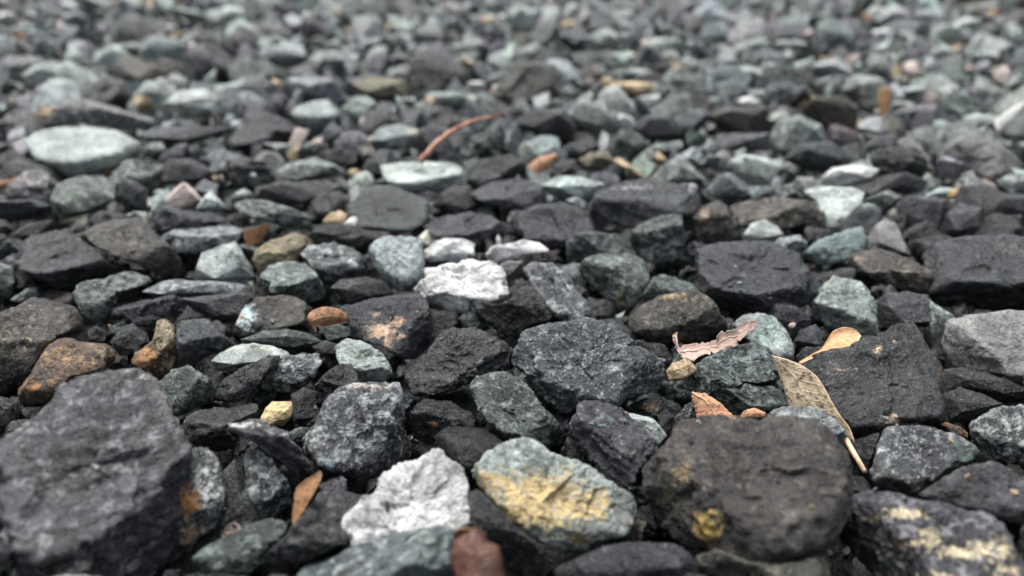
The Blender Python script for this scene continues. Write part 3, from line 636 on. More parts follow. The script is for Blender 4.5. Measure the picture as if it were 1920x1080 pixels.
stone('D', '-20,377 60,372 97,385 97,402 50,411 -20,411', 'flat greyish purple slab with a pale top', f=.8, jit=0, facets=0, over={'m': .45})
stone('L', '228,408 250,396 275,397 280,410 255,418', 'small white chip on the edge of the brown tinged slab', near=.002)
stone('D', '288,322 320,300 360,297 397,320 402,342 350,340 300,344', 'arched charcoal stone between the cobble and the streaked mint stone', f=.6)
stone('D', '-20,312 0,290 20,280 47,290 47,307 10,322', 'dark stone beside the end of the long white cobble', f=.6)
stone('K', '20,440 50,420 100,412 140,425 100,440 60,455', 'dark stone behind the broad smooth charcoal slab', near=-.004)
stone('G', '-25,500 0,490 25,500 38,530 20,560 -25,585', 'mossy grey stone beside the broad charcoal slab', f=.4)
stone('E', '20,562 50,540 75,538 85,555 60,558 35,570', 'pale wedge behind the golden speckled stone', near=-.002)
stone('B', '543,217 555,190 585,178 615,185 637,215 622,232 605,247 590,257 570,242 548,227', 'round pale green dome shaped stone', f=.3, sharp=6, jit=0)
stone('B', '688,264 715,240 750,233 790,245 802,272 760,279 725,284', 'blue grey humped stone with a cream corner', f=.45, jit=0, over={'m': .25}, patch=[(778, 252, 14, 12, (.6, .53, .36), .9)])
stone('E', '518,324 545,305 590,295 630,310 647,327 600,339 550,339', 'grey diamond shaped stone among dark gravel', f=.45)
stone('D', '588,305 600,285 640,275 670,290 668,308 630,316', 'smooth dark stone above the grey diamond', f=.5)
stone('T', '651,322 660,315 675,318 668,337 658,335', 'tan splinter next to the grey diamond stone', jit=0)
stone('T', '536,290 545,275 560,278 560,302 542,303', 'sandy upright pebble above the grey diamond stone', jit=0)
stone('P', '581,270 592,260 610,262 615,277 598,280', 'pinkish white pebble near the pale green dome', jit=0)
stone('D', '668,330 690,297 730,300 737,330 700,340', 'small black lump beside the pale mint streaked stone')
stone('D', '475,352 520,340 580,340 642,345 632,372 560,384 530,389 475,375', 'low wide charcoal stone behind the striped loaf', f=.6)
stone('D', '876,332 900,300 960,290 987,310 962,337 940,362 888,354', 'charcoal stone under the bend of the red stalk', f=.6)
stone('D', '878,367 920,342 980,335 1022,350 1022,382 980,394 930,384', 'dark humped slab beside the orange brown leaf', f=.6)
stone('L', '973,302 985,265 1000,270 1012,290 997,312', 'small white upright triangle beside the orange brown leaf', f=.2, jit=0, patch=[(985, 275, 12, 12, (.6, .42, .3), .7)])
stone('D', '955,232 1000,205 1060,205 1082,240 1072,260 1020,249 970,244', 'charcoal slab beyond the tip of the red stalk', f=.6)
stone('E', '1058,217 1090,190 1130,190 1152,225 1147,252 1110,254 1073,242', 'grey stone with a curved pale rim', f=.35, patch=[(1130, 205, 16, 22, PALE, .7)])
stone('W', '1156,220 1165,212 1185,220 1194,238 1182,244 1165,234', 'bright white nugget beside the pale rimmed stone', jit=0)
stone('D', '1183,240 1210,215 1260,215 1277,250 1262,268 1205,267', 'dark rounded lump near the bright white nugget', f=.45)
stone('N', '1333,215 1360,200 1442,200 1445,245 1400,254 1345,249', 'brown block behind a pale purple slab', f=.2)
stone('D', '1333,267 1370,250 1442,250 1444,282 1390,284 1350,279', 'pale purple grey slab before the brown block', f=.6, over={'m': .5}, jit=0)
stone('L', '1215,275 1245,268 1278,264 1280,277 1240,284', 'thin white green sliver between dark stones', jit=0)
stone('L', '1367,302 1395,290 1440,295 1462,315 1442,342 1400,349 1378,327', 'pale mint wavy stone near the grey pinkish slab', f=.35, jit=0, over={'m': .25})
stone('E', '1218,337 1250,305 1275,290 1300,310 1322,337 1300,349 1250,344', 'grey peaked stone behind the pale streaked edge stone', f=.4)
stone('E', '1323,357 1345,330 1370,322 1400,345 1412,367 1370,379 1330,369', 'mid grey stone in front of the pale mint wavy one', f=.45)
stone('N', '1360,387 1400,372 1470,368 1530,380 1547,415 1500,424 1440,437 1390,424', 'broad grey pinkish slab with a dark front', f=.6, jit=0, over={'m': .5})
stone('T', '1148,300 1160,295 1185,310 1212,335 1200,342 1170,320', 'greenish cream splinter lying among dark stones', jit=0)
stone('O', '1085,300 1105,285 1140,282 1150,300 1130,318 1095,318', 'olive grey stone beside the greenish cream splinter', f=.4)
stone('K', '1035,315 1050,298 1080,300 1085,322 1050,330', 'black lump beside the orange brown leaf', f=.4)
stone('W', '1538,337 1560,315 1610,308 1650,318 1642,334 1605,342 1585,354 1553,354', 'arched white stone above the two pronged white one', f=.75, tilt=.4, jit=0, over={'m': .15})
stone('L', '1505,358 1540,350 1590,352 1620,362 1614,384 1597,397 1596,432 1570,437 1550,432 1545,402 1523,377', 'two pronged mint white stone like a tooth root', f=.75, tilt=.5, jit=0, over={'m': .2}, patch=[(1577, 420, 9, 22, (.08, .09, .09), .9), (1590, 365, 14, 10, (.15, .18, .14), .6)])
stone('D', '1598,352 1640,330 1700,322 1737,340 1732,360 1670,364 1623,369', 'dark slab beside the arched white stone', f=.7, over={'m': .35})
stone('E', '1598,387 1640,365 1665,357 1692,370 1682,389 1650,399', 'mid grey wedge beside the two pronged white stone', f=.5)
stone('D', '1678,387 1700,368 1750,370 1777,375 1772,410 1760,432 1715,430 1690,412', 'charcoal slab with a golden chip at its back', f=.5)
stone('D', '1758,442 1775,400 1800,380 1842,390 1847,422 1832,454 1790,456', 'upright dark lump behind the very large flat slab', f=.3)
stone('T', '1768,366 1778,353 1798,354 1805,370 1785,376', 'golden orange chip on charcoal stones', jit=0, patch=[(1785, 362, 16, 10, (.62, .38, .10), .8)])
stone('Q', '1683,267 1700,253 1725,270 1742,300 1757,327 1735,322 1708,297', 'long pale splinter leaning diagonally', f=.3, jit=0)
stone('E', '1438,262 1460,225 1500,215 1542,235 1552,272 1500,289 1450,289', 'grey green stone with a sloping side', f=.4)
stone('D', '1468,300 1500,270 1560,265 1602,295 1592,318 1520,324', 'purple charcoal stone beside the arched white one', f=.5)
stone('W', '1863,227 1890,205 1930,186 1940,268 1890,259 1868,247', 'big bright white stone amid dark gravel', f=.35, jit=0)
stone('L', '1798,222 1830,212 1872,218 1868,232 1820,236', 'thin pale sheet stone near the big bright white one', jit=0)
stone('E', '1868,340 1890,325 1940,325 1945,365 1890,369', 'grey stone with a whitish top edge', f=.5, patch=[(1900, 332, 40, 7, PALE, .6)])
stone('D', '1845,385 1880,362 1945,365 1945,402 1880,404', 'dark slab in front of the whitish edged stone', f=.6)
stone('D', '1618,275 1640,252 1680,252 1695,275 1670,290', 'dark rounded stone near the leaning pale splinter')
stone('N', '1503,215 1525,185 1580,178 1612,200 1605,240 1540,246', 'grey brown stone beside the orange leaf sliver', f=.4)
# far part of the bed, soft in the photograph
for k_, s_, l_ in [
    ('L', (92, 146, 98, 62), 'rounded pale grey stone behind the broad grey green slab'),
    ('L', (425, 34, 95, 48), 'wide mint white stone far along the bed'),
    ('W', (12, 36, 42, 26), 'small white stone beside an orange leaf bit'),
    ('B', (62, 68, 42, 24), 'little ice blue chip beside an orange leaf bit'),
    ('B', (140, 36, 52, 28), 'ice blue stone next to dark purple gravel'),
    ('B', (535, 107, 80, 48), 'pale blue grey block behind the round pale dome'),
    ('L', (838, 186, 82, 28), 'pale lime white slab with a tan pebble at its end'),
    ('T', (806, 196, 22, 30), 'tan pebble at the end of the lime white slab'),
    ('W', (893, 160, 42, 18), 'bright white oblong pebble with a cream one beside it'),
    ('P', (931, 166, 18, 20), 'cream pebble beside the bright white oblong one'),
    ('E', (808, 66, 56, 42), 'grey stone with a mint edge far along the bed'),
    ('T', (653, 58, 20, 16), 'tan speck of gravel near purple stones'),
    ('T', (634, 26, 18, 22), 'sandy pebble beyond the tan speck of gravel'),
    ('L', (1135, 76, 54, 46), 'mint white hollowed stone far along the bed'),
    ('T', (1066, 46, 34, 18), 'gold tan chip near mint white stones'),
    ('P', (1216, 83, 28, 22), 'pink orange pebble touching a white stone'),
    ('L', (1252, 84, 70, 30), 'white stone touching a pink orange pebble'),
    ('B', (1346, 62, 62, 46), 'mint dome shaped stone far along the bed'),
    ('L', (1187, 138, 78, 20), 'thin white slab lying over a golden arched stone'),
    ('T', (1182, 166, 106, 24), 'golden tan arched stone under a thin white slab'),
    ('L', (1398, 142, 72, 36), 'pale white stone near the white hooked pebble'),
    ('W', (1404, 191, 42, 20), 'white hooked pebble behind the brown block'),
    ('W', (1660, 66, 62, 24), 'bright white bean shaped stone far along the bed'),
    ('L', (1776, 64, 72, 42), 'big pale mint stone with a smaller pale one below'),
    ('L', (1764, 98, 50, 20), 'smaller pale stone below the big pale mint one'),
    ('B', (1556, 132, 84, 44), 'soft teal green stone with a tan chip on top'),
    ('T', (1555, 112, 36, 12), 'tan chip on top of the soft teal stone'),
    ('P', (1710, 131, 32, 40), 'dull pink upright stone far along the bed'),
    ('P', (1875, 144, 42, 36), 'greyish cream block far along the bed'),
    ('L', (980, 36, 54, 56), 'whitish mint stone beside dark gravel'),
    ('L', (1845, 105, 62, 18), 'low whitish sliver behind the greyish cream block'),
    ('B', (1740, 30, 64, 26), 'ice grey slab beyond the big pale mint stone'),
    ('L', (1482, 84, 66, 20), 'thin pale mint slab near dark gravel'),
    ('L', (1908, 68, 32, 26), 'white edged stone near an orange leaf bit'),
    ('L', (1690, 197, 52, 16), 'pale flat chip beside the orange leaf sliver'),
    ('E', (1170, 15, 80, 26), 'grey white stone at the far side of the bed'),
    ('L', (1545, 188, 34, 14), 'cream white chip near the orange leaf sliver'),
    ('B', (1290, 120, 40, 22), 'small pale green chip near the pink orange pebble'),
    ('E', (250, 95, 90, 34), 'grey green slab far beyond the long white cobble'),
    ('O', (720, 165, 110, 46), 'olive grey slab behind the blue humped stone'),
    ('E', (1090, 112, 90, 26), 'light grey slab before the mint hollowed stone'),
]:
    stone(k_, s_, l_, f=.6, jit=.4)


# ------------------------------------------------------------------ fallen leaves and a stalk
def edge(s):
    return np.array([[float(x) for x in q.split(',')] for q in s.split()])
def resample(P, n):
    t = np.concatenate([[0], np.cumsum(np.linalg.norm(np.diff(P[:, :2], axis=0), axis=1))]); t /= t[-1]
    q = np.linspace(0, 1, n)
    out = np.stack([np.interp(q, t, P[:, i]) for i in range(P.shape[1])], 1)
    for _ in range(2):
        out[1:-1] = out[:-2] * .25 + out[1:-1] * .5 + out[2:] * .25
    return out
def leaf(label, A, B, mat, near=0.01, z=0.0, curl=0.25, thick=0.00016, rim=None, rib=None, stalk=None, stalk_r=.0006, seed=0, cat='leaf', wave=.0005, rag=0.0, name='fallen_leaf'):
    """A and B: the two long edges from base to tip, x,y,lift(mm towards the camera); curl: bulge of the blade across its width"""
    A, B = edge(A), edge(B)
    NR, NC = 34, 13
    a, b = resample(A, NR), resample(B, NR)
    mid = (a + b).mean(0) / 2
    if rag:
        jr = np.random.default_rng(seed)
        a[1:-1, :2] += jr.normal(0, rag, (NR - 2, 2)); b[1:-1, :2] += jr.normal(0, rag, (NR - 2, 2))
    base = on_plane(mid[0], mid[1], z)
    D0 = np.linalg.norm(base - C0) - near
    def wp(px, py, lift):
        q = ray(px, py); q = q / np.linalg.norm(q)
        return C0 + q * (D0 - lift / 1000.0)
    O = wp(mid[0], mid[1], 0)
    rs = np.random.default_rng(500 + seed)
    V = np.zeros((NR, NC, 3))
    for i in range(NR):
        pa, pb = wp(*a[i]), wp(*b[i])
        wd = np.linalg.norm(pa - pb)
        vd = (C0 - pa) / np.linalg.norm(C0 - pa)
        for j in range(NC):
            t = j / (NC - 1)
            V[i, j] = pa * (1 - t) + pb * t + vd * (curl * wd * 4 * t * (1 - t)) - O
    V += (noise3(V.reshape(-1, 3) * 140 + seed * 3.7) * wave)[:, None].repeat(3, 1).reshape(V.shape)
    V = V.reshape(-1, 3)
    F = np.array([[i * NC + j, i * NC + j + 1, (i + 1) * NC + j + 1, (i + 1) * NC + j] for i in range(NR - 1) for j in range(NC - 1)], dtype=np.int32)
    root = bpy.data.objects.new(name, None); col.objects.link(root); root.location = O; root.empty_display_size = .005
    root['label'] = label; root['category'] = cat
    o = link('blade', tri_mesh('blade', V, F, {'lf': ('FLOAT_VECTOR', np.array([[i / (NR - 1), j / (NC - 1) - .5, 0] for i in range(NR) for j in range(NC)]))}), mat, None, root)
    m = o.modifiers.new('thickness', 'SOLIDIFY'); m.thickness = thick; m.offset = 0
    if rib:
        G = V.reshape(NR, NC, 3)[:, NC // 2] + 0
        tube('midrib', G, np.linspace(.0005, .00012, NR), rib, root)
    if rim:
        G = V.reshape(NR, NC, 3)[:, NC - 1]
        tube('rim', G, np.full(NR, .00014), rim, root)
    if stalk:
        S = resample(edge(stalk), 14)
        tube('leaf_stalk', np.array([wp(*q) - O for q in S]), np.linspace(stalk_r, stalk_r * .7, 14), rib or rim or mat, root)
    return root
def tube(name, pts, rad, mat, parent, n=8):
    pts = np.asarray(pts); T = np.gradient(pts, axis=0); T /= np.linalg.norm(T, axis=1)[:, None] + 1e-12
    V, F = [], []
    ref = np.array([.2, .3, .93])
    for i, (p, t, r) in enumerate(zip(pts, T, rad)):
        x = np.cross(t, ref); x /= np.linalg.norm(x) + 1e-12; y = np.cross(t, x)
        for k in range(n):
            a = 2 * math.pi * k / n
            V.append(p + r * (math.cos(a) * x + math.sin(a) * y))
    for i in range(len(pts) - 1):
        for k in range(n):
            F.append([i * n + k, i * n + (k + 1) % n, (i + 1) * n + (k + 1) % n, (i + 1) * n + k])
    me = bpy.data.meshes.new(name); me.from_pydata([tuple(v) for v in V], [], F + [list(range(n))[::-1], list(range(len(V) - n, len(V)))])
    me.polygons.foreach_set('use_smooth', np.full(len(me.polygons), True))
    return link(name, me, mat, None, parent)

M_SPOT = leaf_material('spotted_dry_leaf', (.37, .305, .21), (.25, .19, .125), 1.0, .55, 560)
M_TAN = leaf_material('tan_dry_leaf', (.44, .27, .14), (.28, .15, .07), .35, .45)
M_PINK = leaf_material('torn_pinkish_leaf', (.40, .30, .25), (.27, .19, .155), .3, .7)
M_ORANGE = leaf_material('orange_dry_leaf', (.44, .255, .155), (.30, .15, .085), .8, .7, 700)
M_RED = leaf_material('red_brown_leaf', (.080, .036, .024), (.032, .014, .010), .5, .42)
M_BROWN = leaf_material('brown_dry_leaf', (.25, .135, .068), (.14, .068, .034), .7, .55, 520)
M_PALE = leaf_material('pale_leaf_rim', (.66, .50, .34), (.55, .38, .24), 0, .5)
M_STALK = leaf_material('red_leaf_stalk', (.29, .15, .105), (.17, .08, .055), .3, .5)

leaf('spotted tan leaf with pale rim lying against the big black block', '1447,668,0 1453,685,0 1462,705,0 1472,735,1 1480,768,1 1520,790,1 1572,812,0 1588,835,0', '1447,668,0 1475,673,2 1508,686,3 1530,705,3 1552,742,3 1572,775,3 1592,800,2 1602,830,2', M_SPOT,
     near=.010, curl=.06, rim=M_PALE, stalk='1572,800,1 1588,828,3 1601,850,4 1612,868,4 1622,886,3', stalk_r=.0011, seed=1)
leaf('spoon shaped tan leaf with a long narrow stalk on the big black block', '1497,679,3 1520,666,3 1540,655,3 1552,636,2 1562,619,1 1582,612,1 1602,617,1 1612,628,1', '1499,682,5 1525,671,6 1548,663,7 1570,655,8 1590,650,8 1602,645,7 1610,638,4 1613,630,2', M_TAN,
     near=.017, curl=-.22, rim=M_PALE, seed=2)
leaf('torn pinkish leaf scrap draped over the mint green stone', '1258,632,2 1268,630,2 1276,644,2 1300,643,1 1335,640,1 1355,624,2 1385,612,3 1415,597,4 1421,599,4', '1259,641,3 1270,646,3 1277,672,4 1310,672,4 1345,660,3 1368,646,3 1392,637,4 1414,613,4 1422,602,4', M_PINK,
     near=.018, curl=-.10, rib=M_PINK, seed=3, wave=.0024, rag=2.6)
leaf('pointed orange leaf tip standing behind the big rounded boulder', '1298,735,0 1299,750,0 1303,768,0 1306,790,0', '1299,734,0 1325,739,0 1352,753,0 1382,786,0', M_ORANGE, near=.006, curl=.1, seed=4, rag=.7, wave=.001, rib=M_ORANGE)
leaf('sliver of orange leaf behind the big rounded boulder', '1388,780,0 1395,770,0 1415,765,0 1436,772,0', '1390,784,0 1400,782,0 1418,782,0 1437,780,0', M_ORANGE, near=.006, curl=.1, seed=5)
red = leaf('dark red brown leaf curled into a tube beside the wrinkled white quartz', '870,996,-3 853,1008,0 849,1032,1 853,1062,1 858,1115,2', '888,994,-3 914,1003,-1 931,1030,1 946,1062,1 968,1115,2', M_RED, near=.022, curl=.34, seed=6, wave=.003, rag=.8)
lip = leaf('', '851,1014,3 849,1000,4 860,989,5 880,986,5 900,991,4 914,1001,2', '863,1019,1 862,1007,0 870,1000,-1 882,998,-1 895,1003,0 910,1006,1', M_BROWN, near=.023, curl=.3, seed=19, wave=.001)
for ch in list(lip.children):                              # the rolled lip belongs to that leaf
    ch.name = 'rolled_lip'; ch.parent = red; ch.location = lip.location - red.location
bpy.data.objects.remove(lip)
leaf('folded orange brown leaf stuck beside the striped black slab', '602,879,3 590,889,2 572,902,1 556,915,0 549,930,0 549,955,0 551,980,0', '604,882,3 603,893,4 596,910,5 584,932,5 572,955,4 560,972,2 552,981,0', M_BROWN, near=.012, curl=-.22, rim=M_BROWN, seed=7, wave=.0016, rag=.6)
leaf('curled brown leaf like a small claw beside the icy cornered stone', '652,588,0 635,578,1 610,576,2 588,580,3 575,592,4 578,605,4 590,622,4', '652,602,0 638,606,1 618,610,2 602,612,3 594,608,4 590,612,4 592,623,4', M_BROWN, near=.012, curl=.22, rim=M_PALE, seed=8)
leaf('glossy brown leaf scrap standing behind the olive brown stone', '455,432,0 458,445,0 462,460,0', '506,419,2 502,435,2 488,455,2', M_BROWN, near=.008, curl=.2, seed=9)
leaf('orange brown curled leaf scrap in front of the black lump', '985,325,0 992,310,0 1010,295,1 1042,288,1', '998,340,0 1012,334,0 1028,318,1 1046,292,1', M_ORANGE, near=.008, curl=.2, seed=10)
leaf('dull brown leaf lying under the dark stone by the white cobble', '-10,340,0 15,338,0 35,330,1 60,332,1', '-10,358,0 20,352,0 40,350,1 62,350,1', M_BROWN, near=.006, curl=.2, seed=11)
leaf('orange leaf sliver standing on end near the grey brown stone', '1648,166,0 1646,185,0 1647,205,0 1652,218,0', '1670,164,0 1671,185,0 1668,205,0 1660,219,0', M_TAN, near=.035, curl=.15, seed=12)
leaf('tiny orange leaf curl beside the round pale green dome', '555,153,0 553,165,0 558,176,0', '578,150,0 580,165,0 572,177,0', M_ORANGE, near=.035, curl=.3, seed=13)
leaf('orange leaf scrap far along the bed beside mint white gravel', '285,-8,0 292,8,0 312,22,0', '345,-8,0 338,8,0 318,24,0', M_TAN, near=.035, curl=.2, seed=14)
leaf('orange brown leaf bit beside the ice blue chip', '22,60,0 30,78,0 45,96,0', '38,58,0 50,75,0 56,92,0', M_ORANGE, near=.035, curl=.2, seed=15)
leaf('small orange leaf fleck near the ice grey slab', '1608,28,0 1618,36,0 1630,45,0', '1624,26,0 1634,34,0 1640,42,0', M_TAN, near=.035, curl=.2, seed=16)
leaf('peach coloured leaf fleck beside the white edged stone', '1842,36,0 1850,22,0 1868,18,0', '1852,46,0 1864,38,0 1872,22,0', M_TAN, near=.035, curl=.2, seed=17)
leaf('rusty leaf sliver standing near the soft teal stone', '1486,132,0 1485,150,0 1490,168,0', '1500,130,0 1499,150,0 1496,169,0', M_ORANGE, near=.035, curl=.2, seed=18)
# red stalk arching over the stones
SP = edge('786,306,0 800,288,4 820,266,7 845,246,8 875,232,8 905,222,6 945,216,2')
sp = resample(SP, 30)
Da = np.linalg.norm(on_plane(786, 306, .012) - C0); Db = np.linalg.norm(on_plane(945, 222, .010) - C0)
kink = np.random.default_rng(3).normal(0, .9, (30, 2))
def swp(q, k=(0, 0)):
    r = ray(q[0] + k[0], q[1] + k[1]); r = r / np.linalg.norm(r); t = (q[0] - 786) / 159
    return C0 + r * (Da + (Db - Da) * t - 2.2 * q[2] / 1000)
root = bpy.data.objects.new('leaf_stalk', None); col.objects.link(root); root.location = swp(sp[0]); root.empty_display_size = .005
root['label'] = 'bare red brown leaf stalk arching over the pale mint streaked stone'; root['category'] = 'stalk'
pts = np.array([swp(q, k) for q, k in zip(sp, kink)]) - swp(sp[0])
tube('stem', pts[:27], np.linspace(.0018, .0012, 27) * (1 + .12 * np.sin(np.arange(27) * 1.7)), M_STALK, root)
tube('stem_tip', pts[26:], np.linspace(.0013, .0019, 4), M_RED, root)


# ------------------------------------------------------------------ the rest of the gravel
def hull_stone(r, rs, n=10):
    """a small crushed chip: the hull of a few points, flat faced"""
    p = rs.normal(size=(n, 3)); p /= np.linalg.norm(p, axis=1)[:, None]
    p *= np.array([1.15, rs.uniform(.55, .95), rs.uniform(.38, .8)]) * r * rs.uniform(.8, 1.12, (n, 1))
    bm = bmesh.new(); vs = [bm.verts.new(q) for q in p]
    bmesh.ops.convex_hull(bm, input=vs)
    loose = [v for v in bm.verts if not v.link_faces]
    if loose: bmesh.ops.delete(bm, geom=loose, context='VERTS')
    bm.verts.index_update()
    v = np.array([q.co[:] for q in bm.verts]); fc = np.array([[q.index for q in t.verts] for t in bm.faces], dtype=np.int32); bm.free()
    return turn(v, rs, .75), fc, v + rs.uniform(0, 9, 3)
def turn(v, rs, sd):
    a, b, c = rs.normal(0, sd), rs.normal(0, sd), rs.uniform(0, 2 * math.pi)
    ca, sa, cb, sb, cc, s_ = math.cos(a), math.sin(a), math.cos(b), math.sin(b), math.cos(c), math.sin(c)
    M = np.array([[cc, -s_, 0], [s_, cc, 0], [0, 0, 1]]) @ np.array([[cb, 0, sb], [0, 1, 0], [-sb, 0, cb]]) @ np.array([[1, 0, 0], [0, ca, -sa], [0, sa, ca]])
    return v @ M.T
def random_stone(r, kind, level, rs):
    flat = rs.uniform(.55, .85)
    ax = np.array([1.0, rs.uniform(.62, .95), flat]) * r * 1.08
    k = 4
    pl = []
    for _ in range(k + 3):
        n = rs.normal(size=3); n /= np.linalg.norm(n)
        pl.append((n, np.linalg.norm(n * ax) * rs.uniform(.58, .9)))
    pl.append((np.array([0, 0, 1.0]), ax[2] * rs.uniform(.7, .95))); pl.append((np.array([0, 0, -1.0]), ax[2]))
    d0, f = ico(level)
    d = d0 * ax; d /= np.linalg.norm(d, axis=1)[:, None]
    sh = 40
    acc = (np.linalg.norm(d / (ax * 1.15), axis=1)) ** sh
    for n, h in pl: acc = acc + np.maximum(d @ n / h, 0) ** sh
    rr = acc ** (-1 / sh)
    v = d * rr[:, None]
    if level >= 4: v = fracture(v, f, d, r, rs, level)
    lay = v + rs.uniform(0, 9, 3)
    v = v + d * relief(lay, r, level, 1.0, rs.choice([0.2, 0.9]))[:, None]
    return turn(v, rs, .55), f, lay
def pick(rs, dark=False, small=False):
    if small and not dark: return rs.choice(list('DDDDDDDDDKGGSSSEEEENBBBLLLWPTQ'))
    if dark: return rs.choice(list('DDKKKGN'))
    return rs.choice(list('DDDDDDDDDDDDDKFFFGGGSSSEEEEBBBLLLNQ'))
class Mass:
    def __init__(s): s.v, s.f, s.at, s.n = [], [], [], 0
    def add(s, v, f, at):
        s.v.append(v); s.f.append(f + s.n); s.at.append(at); s.n += len(v)
    def build(s, name, label, smooth=True):
        at = {k: (s.at[0][k][0], np.concatenate([a[k][1] for a in s.at])) for k in s.at[0]}
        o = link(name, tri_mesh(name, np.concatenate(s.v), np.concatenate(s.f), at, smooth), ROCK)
        o['kind'] = 'stuff'; o['label'] = label; o['category'] = 'gravel'
        return o
rs = np.random.default_rng(99)
# upper layer: stones dropped wherever the bed is still open, larger ones first
PLACED = list(BODIES)
grid = {}
def gkey(x, y): return (int(math.floor(x / .06)), int(math.floor(y / .06)))
for q in PLACED: grid.setdefault(gkey(q[0], q[1]), []).append(q)
def free(x, y, z, r, k):
    i, j = gkey(x, y)
    for a in (-1, 0, 1):
        for b in (-1, 0, 1):
            for q in grid.get((i + a, j + b), ()):
                if (q[0] - x) ** 2 + (q[1] - y) ** 2 + (q[2] - z) ** 2 < (k * (q[3] + r)) ** 2: return False
    return True
AUTO = []
X0, X1, Y0, Y1 = -1.5, 1.5, -0.35, 2.3
def in_view(px, py, m=60): return -m < px < 1920 + m and -m < py < 1080 + m
for r_lo, r_hi, tries, kk in ((.018, .027, 5500, .84), (.0125, .018, 24000, .80), (.008, .012, 36000, .74), (.004, .007, 34000, .72)):
    for _ in range(tries):
        if r_hi < .014: y = rs.uniform(.06, 1.4) ; x = rs.uniform(-1, 1) * (.15 + .8 * y)
        else: x, y = rs.uniform(X0, X1), rs.uniform(Y0, Y1)
        r = rs.uniform(r_lo, r_hi)
        z = -.004 + rs.normal(0, .005) - (.006 if r < .009 else 0)
        if not free(x, y, z, r, kk): continue
        vis = False; pw = 0
        if y > .03:
            px, py, dep = project((x, y, z)); D = math.sqrt(x * x + y * y + (CAM_H - z) ** 2)
            pw = r * FPX / D
            if dep > .05 and in_view(px, py, 160):
                vis = True
                ew, eh = pw, pw * .72
                x0, x1 = int(max(px - ew, 0) / 4), int(min(px + ew, 1919) / 4) + 1
                y0, y1 = int(max(py - eh, 0) / 4), int(min(py + eh, 1079) / 4) + 1
                if x1 > x0 and y1 > y0:
                    e = ((_xx[y0:y1, x0:x1] - px) / ew) ** 2 + ((_yy[y0:y1, x0:x1] - py) / eh) ** 2 < 1
                    sub = DEPTH[y0:y1, x0:x1][e]
                    if sub.size:
                        front = ((sub < 8) & (sub > D - .01)).mean(); hid = (sub < D).mean()
                        if front > .06 or hid > .72: continue
        elif math.hypot(x, y) < .13: continue
        if not vis and r < .012: continue
        q = (x, y, z, r); grid.setdefault(gkey(x, y), []).append(q)
        AUTO.append((x, y, z, r, pw if vis else 0, px if vis else -999, py if vis else -999))
AUTO.sort(key=lambda q: -q[4])
n_single = max(0, 300 - N_STONES)
far, mid = Mass(), Mass()
words = {'D': 'charcoal', 'K': 'black', 'F': 'layered slate grey', 'G': 'dark grey green', 'S': 'speckled grey', 'E': 'mid grey', 'B': 'pale blue grey', 'L': 'pale greenish white', 'N': 'brownish charcoal', 'Q': 'pale grey', 'W': 'white', 'P': 'pinkish', 'T': 'tan', 'A': 'orange'}
singles = 0
import re
CUT = re.compile(r"\s(?:beside|behind|under|underneath|below|between|near|next|touching|in|against|above|among|amid|before|at|on|over|lying|standing|leaning|wedged|peeking|tucked|sprinkled|sloping|overhanging|hugging|carrying|resting|pointing|far|beyond|from|to)\b.*")
def neighbour(x, y):
    q = min(HEROES, key=lambda h: (h[0] - x) ** 2 + (h[1] - y) ** 2)
    s = CUT.sub('', q[2])
    return s if len(s.split()) < 8 else s.split(' with ')[0].split(' and ')[0]
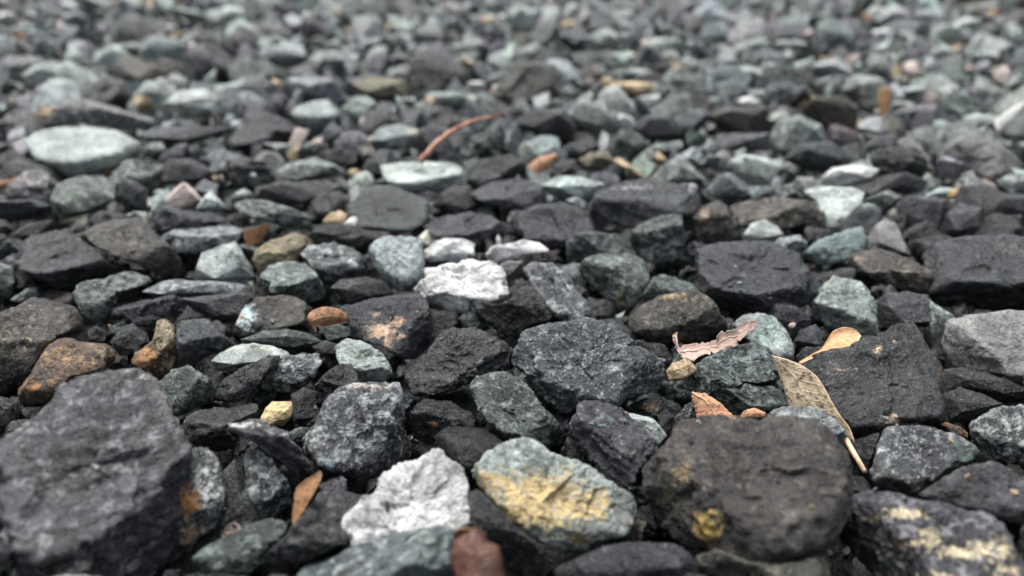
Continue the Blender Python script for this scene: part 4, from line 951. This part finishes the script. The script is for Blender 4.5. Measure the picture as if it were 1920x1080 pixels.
for x, y, z, r, pw, px, py in AUTO:
    seen = pw > 0 and in_view(px, py, 5)
    level = (5 if pw > 42 else 4 if pw > 17 else 3) if pw > 0 else 2
    kind = str(pick(rs, dark=(py > 420), small=r < .013))
    close = math.hypot(x, y) < .45
    rough_one = pw > 32 or close
    if close and pw <= 0: level = 4
    v, f, lay = random_stone(r, kind, level, rs) if rough_one else hull_stone(r * 1.1, rs)
    at = attrs_for(kind, len(v), lay, 1.0, rs)
    if seen and singles < n_single:
        singles += 1
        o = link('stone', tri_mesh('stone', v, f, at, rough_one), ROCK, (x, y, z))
        o['label'] = ('small ' if r < .013 else '') + words[kind] + ' stone lying next to the ' + neighbour(x, y); o['category'] = 'stone'; o['group'] = GROUP
    else:
        (far if not rough_one else mid).add(v + np.array([x, y, z]), f, at)
if mid.n: mid.build('gravel', 'small charcoal gravel wedged between the larger stones')
far.build('gravel', 'grey and charcoal gravel spreading out around and beyond the larger stones', False)
# lower layer: what shows dark between the stones
low = Mass()
sp_ = .025
for i in range(int((X1 - X0) / sp_)):
    for j in range(int((Y1 - Y0) / sp_)):
        x = X0 + (i + .5 * (j % 2)) * sp_ + rs.normal(0, .004); y = Y0 + j * sp_ + rs.normal(0, .004)
        px, py, dep = project((x, y, -.03))
        seen = dep > .03 and in_view(px, py, 150)
        if not seen and (i + j) % 2: continue
        r = rs.uniform(.012, .018); z = -.032 + rs.normal(0, .004)
        lev = 4 if (y < .35 and seen) or math.hypot(x, y) < .4 else 2
        kind = str(pick(rs, True))
        v, f, lay = random_stone(r, kind, lev, rs) if lev == 4 else hull_stone(r * 1.15, rs)
        low.add(v + np.array([x, y, z]), f, attrs_for(kind, len(v), lay, 1.0, rs))
low.build('gravel_underlayer', 'dark lower gravel showing in the gaps between the stones')
# grit: crumbs in the gaps and on the stones
bpy.context.view_layer.update()
dg = bpy.context.evaluated_depsgraph_get()
grit = Mass()
for _ in range(9000):
    y = .05 + 1.0 * rs.random() ** 1.6; x = rs.uniform(-1, 1) * (.10 + .75 * y)
    hit, loc, nor, *_r = sc.ray_cast(dg, (x, y, .14), (0, 0, -1))
    if not hit: continue
    on_top = loc.z > -.012
    if on_top and (rs.random() > .10 or nor.z < .6): continue
    r = rs.uniform(.0006, .0016) if on_top else rs.uniform(.0012, .0045)
    kind = str(rs.choice(list('DDKKGSENTLRP')))
    v, f, lay = hull_stone(r, rs, 9)
    grit.add(v + np.array([x, y, loc.z + r * .25]), f, attrs_for(kind, len(v), lay, 1.0, rs))
grit.build('grit', 'fine stone crumbs and grit scattered in the gaps and over the gravel', False)
print('tris', sum(len(o.data.polygons) for o in sc.objects if o.type == 'MESH'))
print('stones', N_STONES, 'singles', singles, 'auto', len(AUTO))
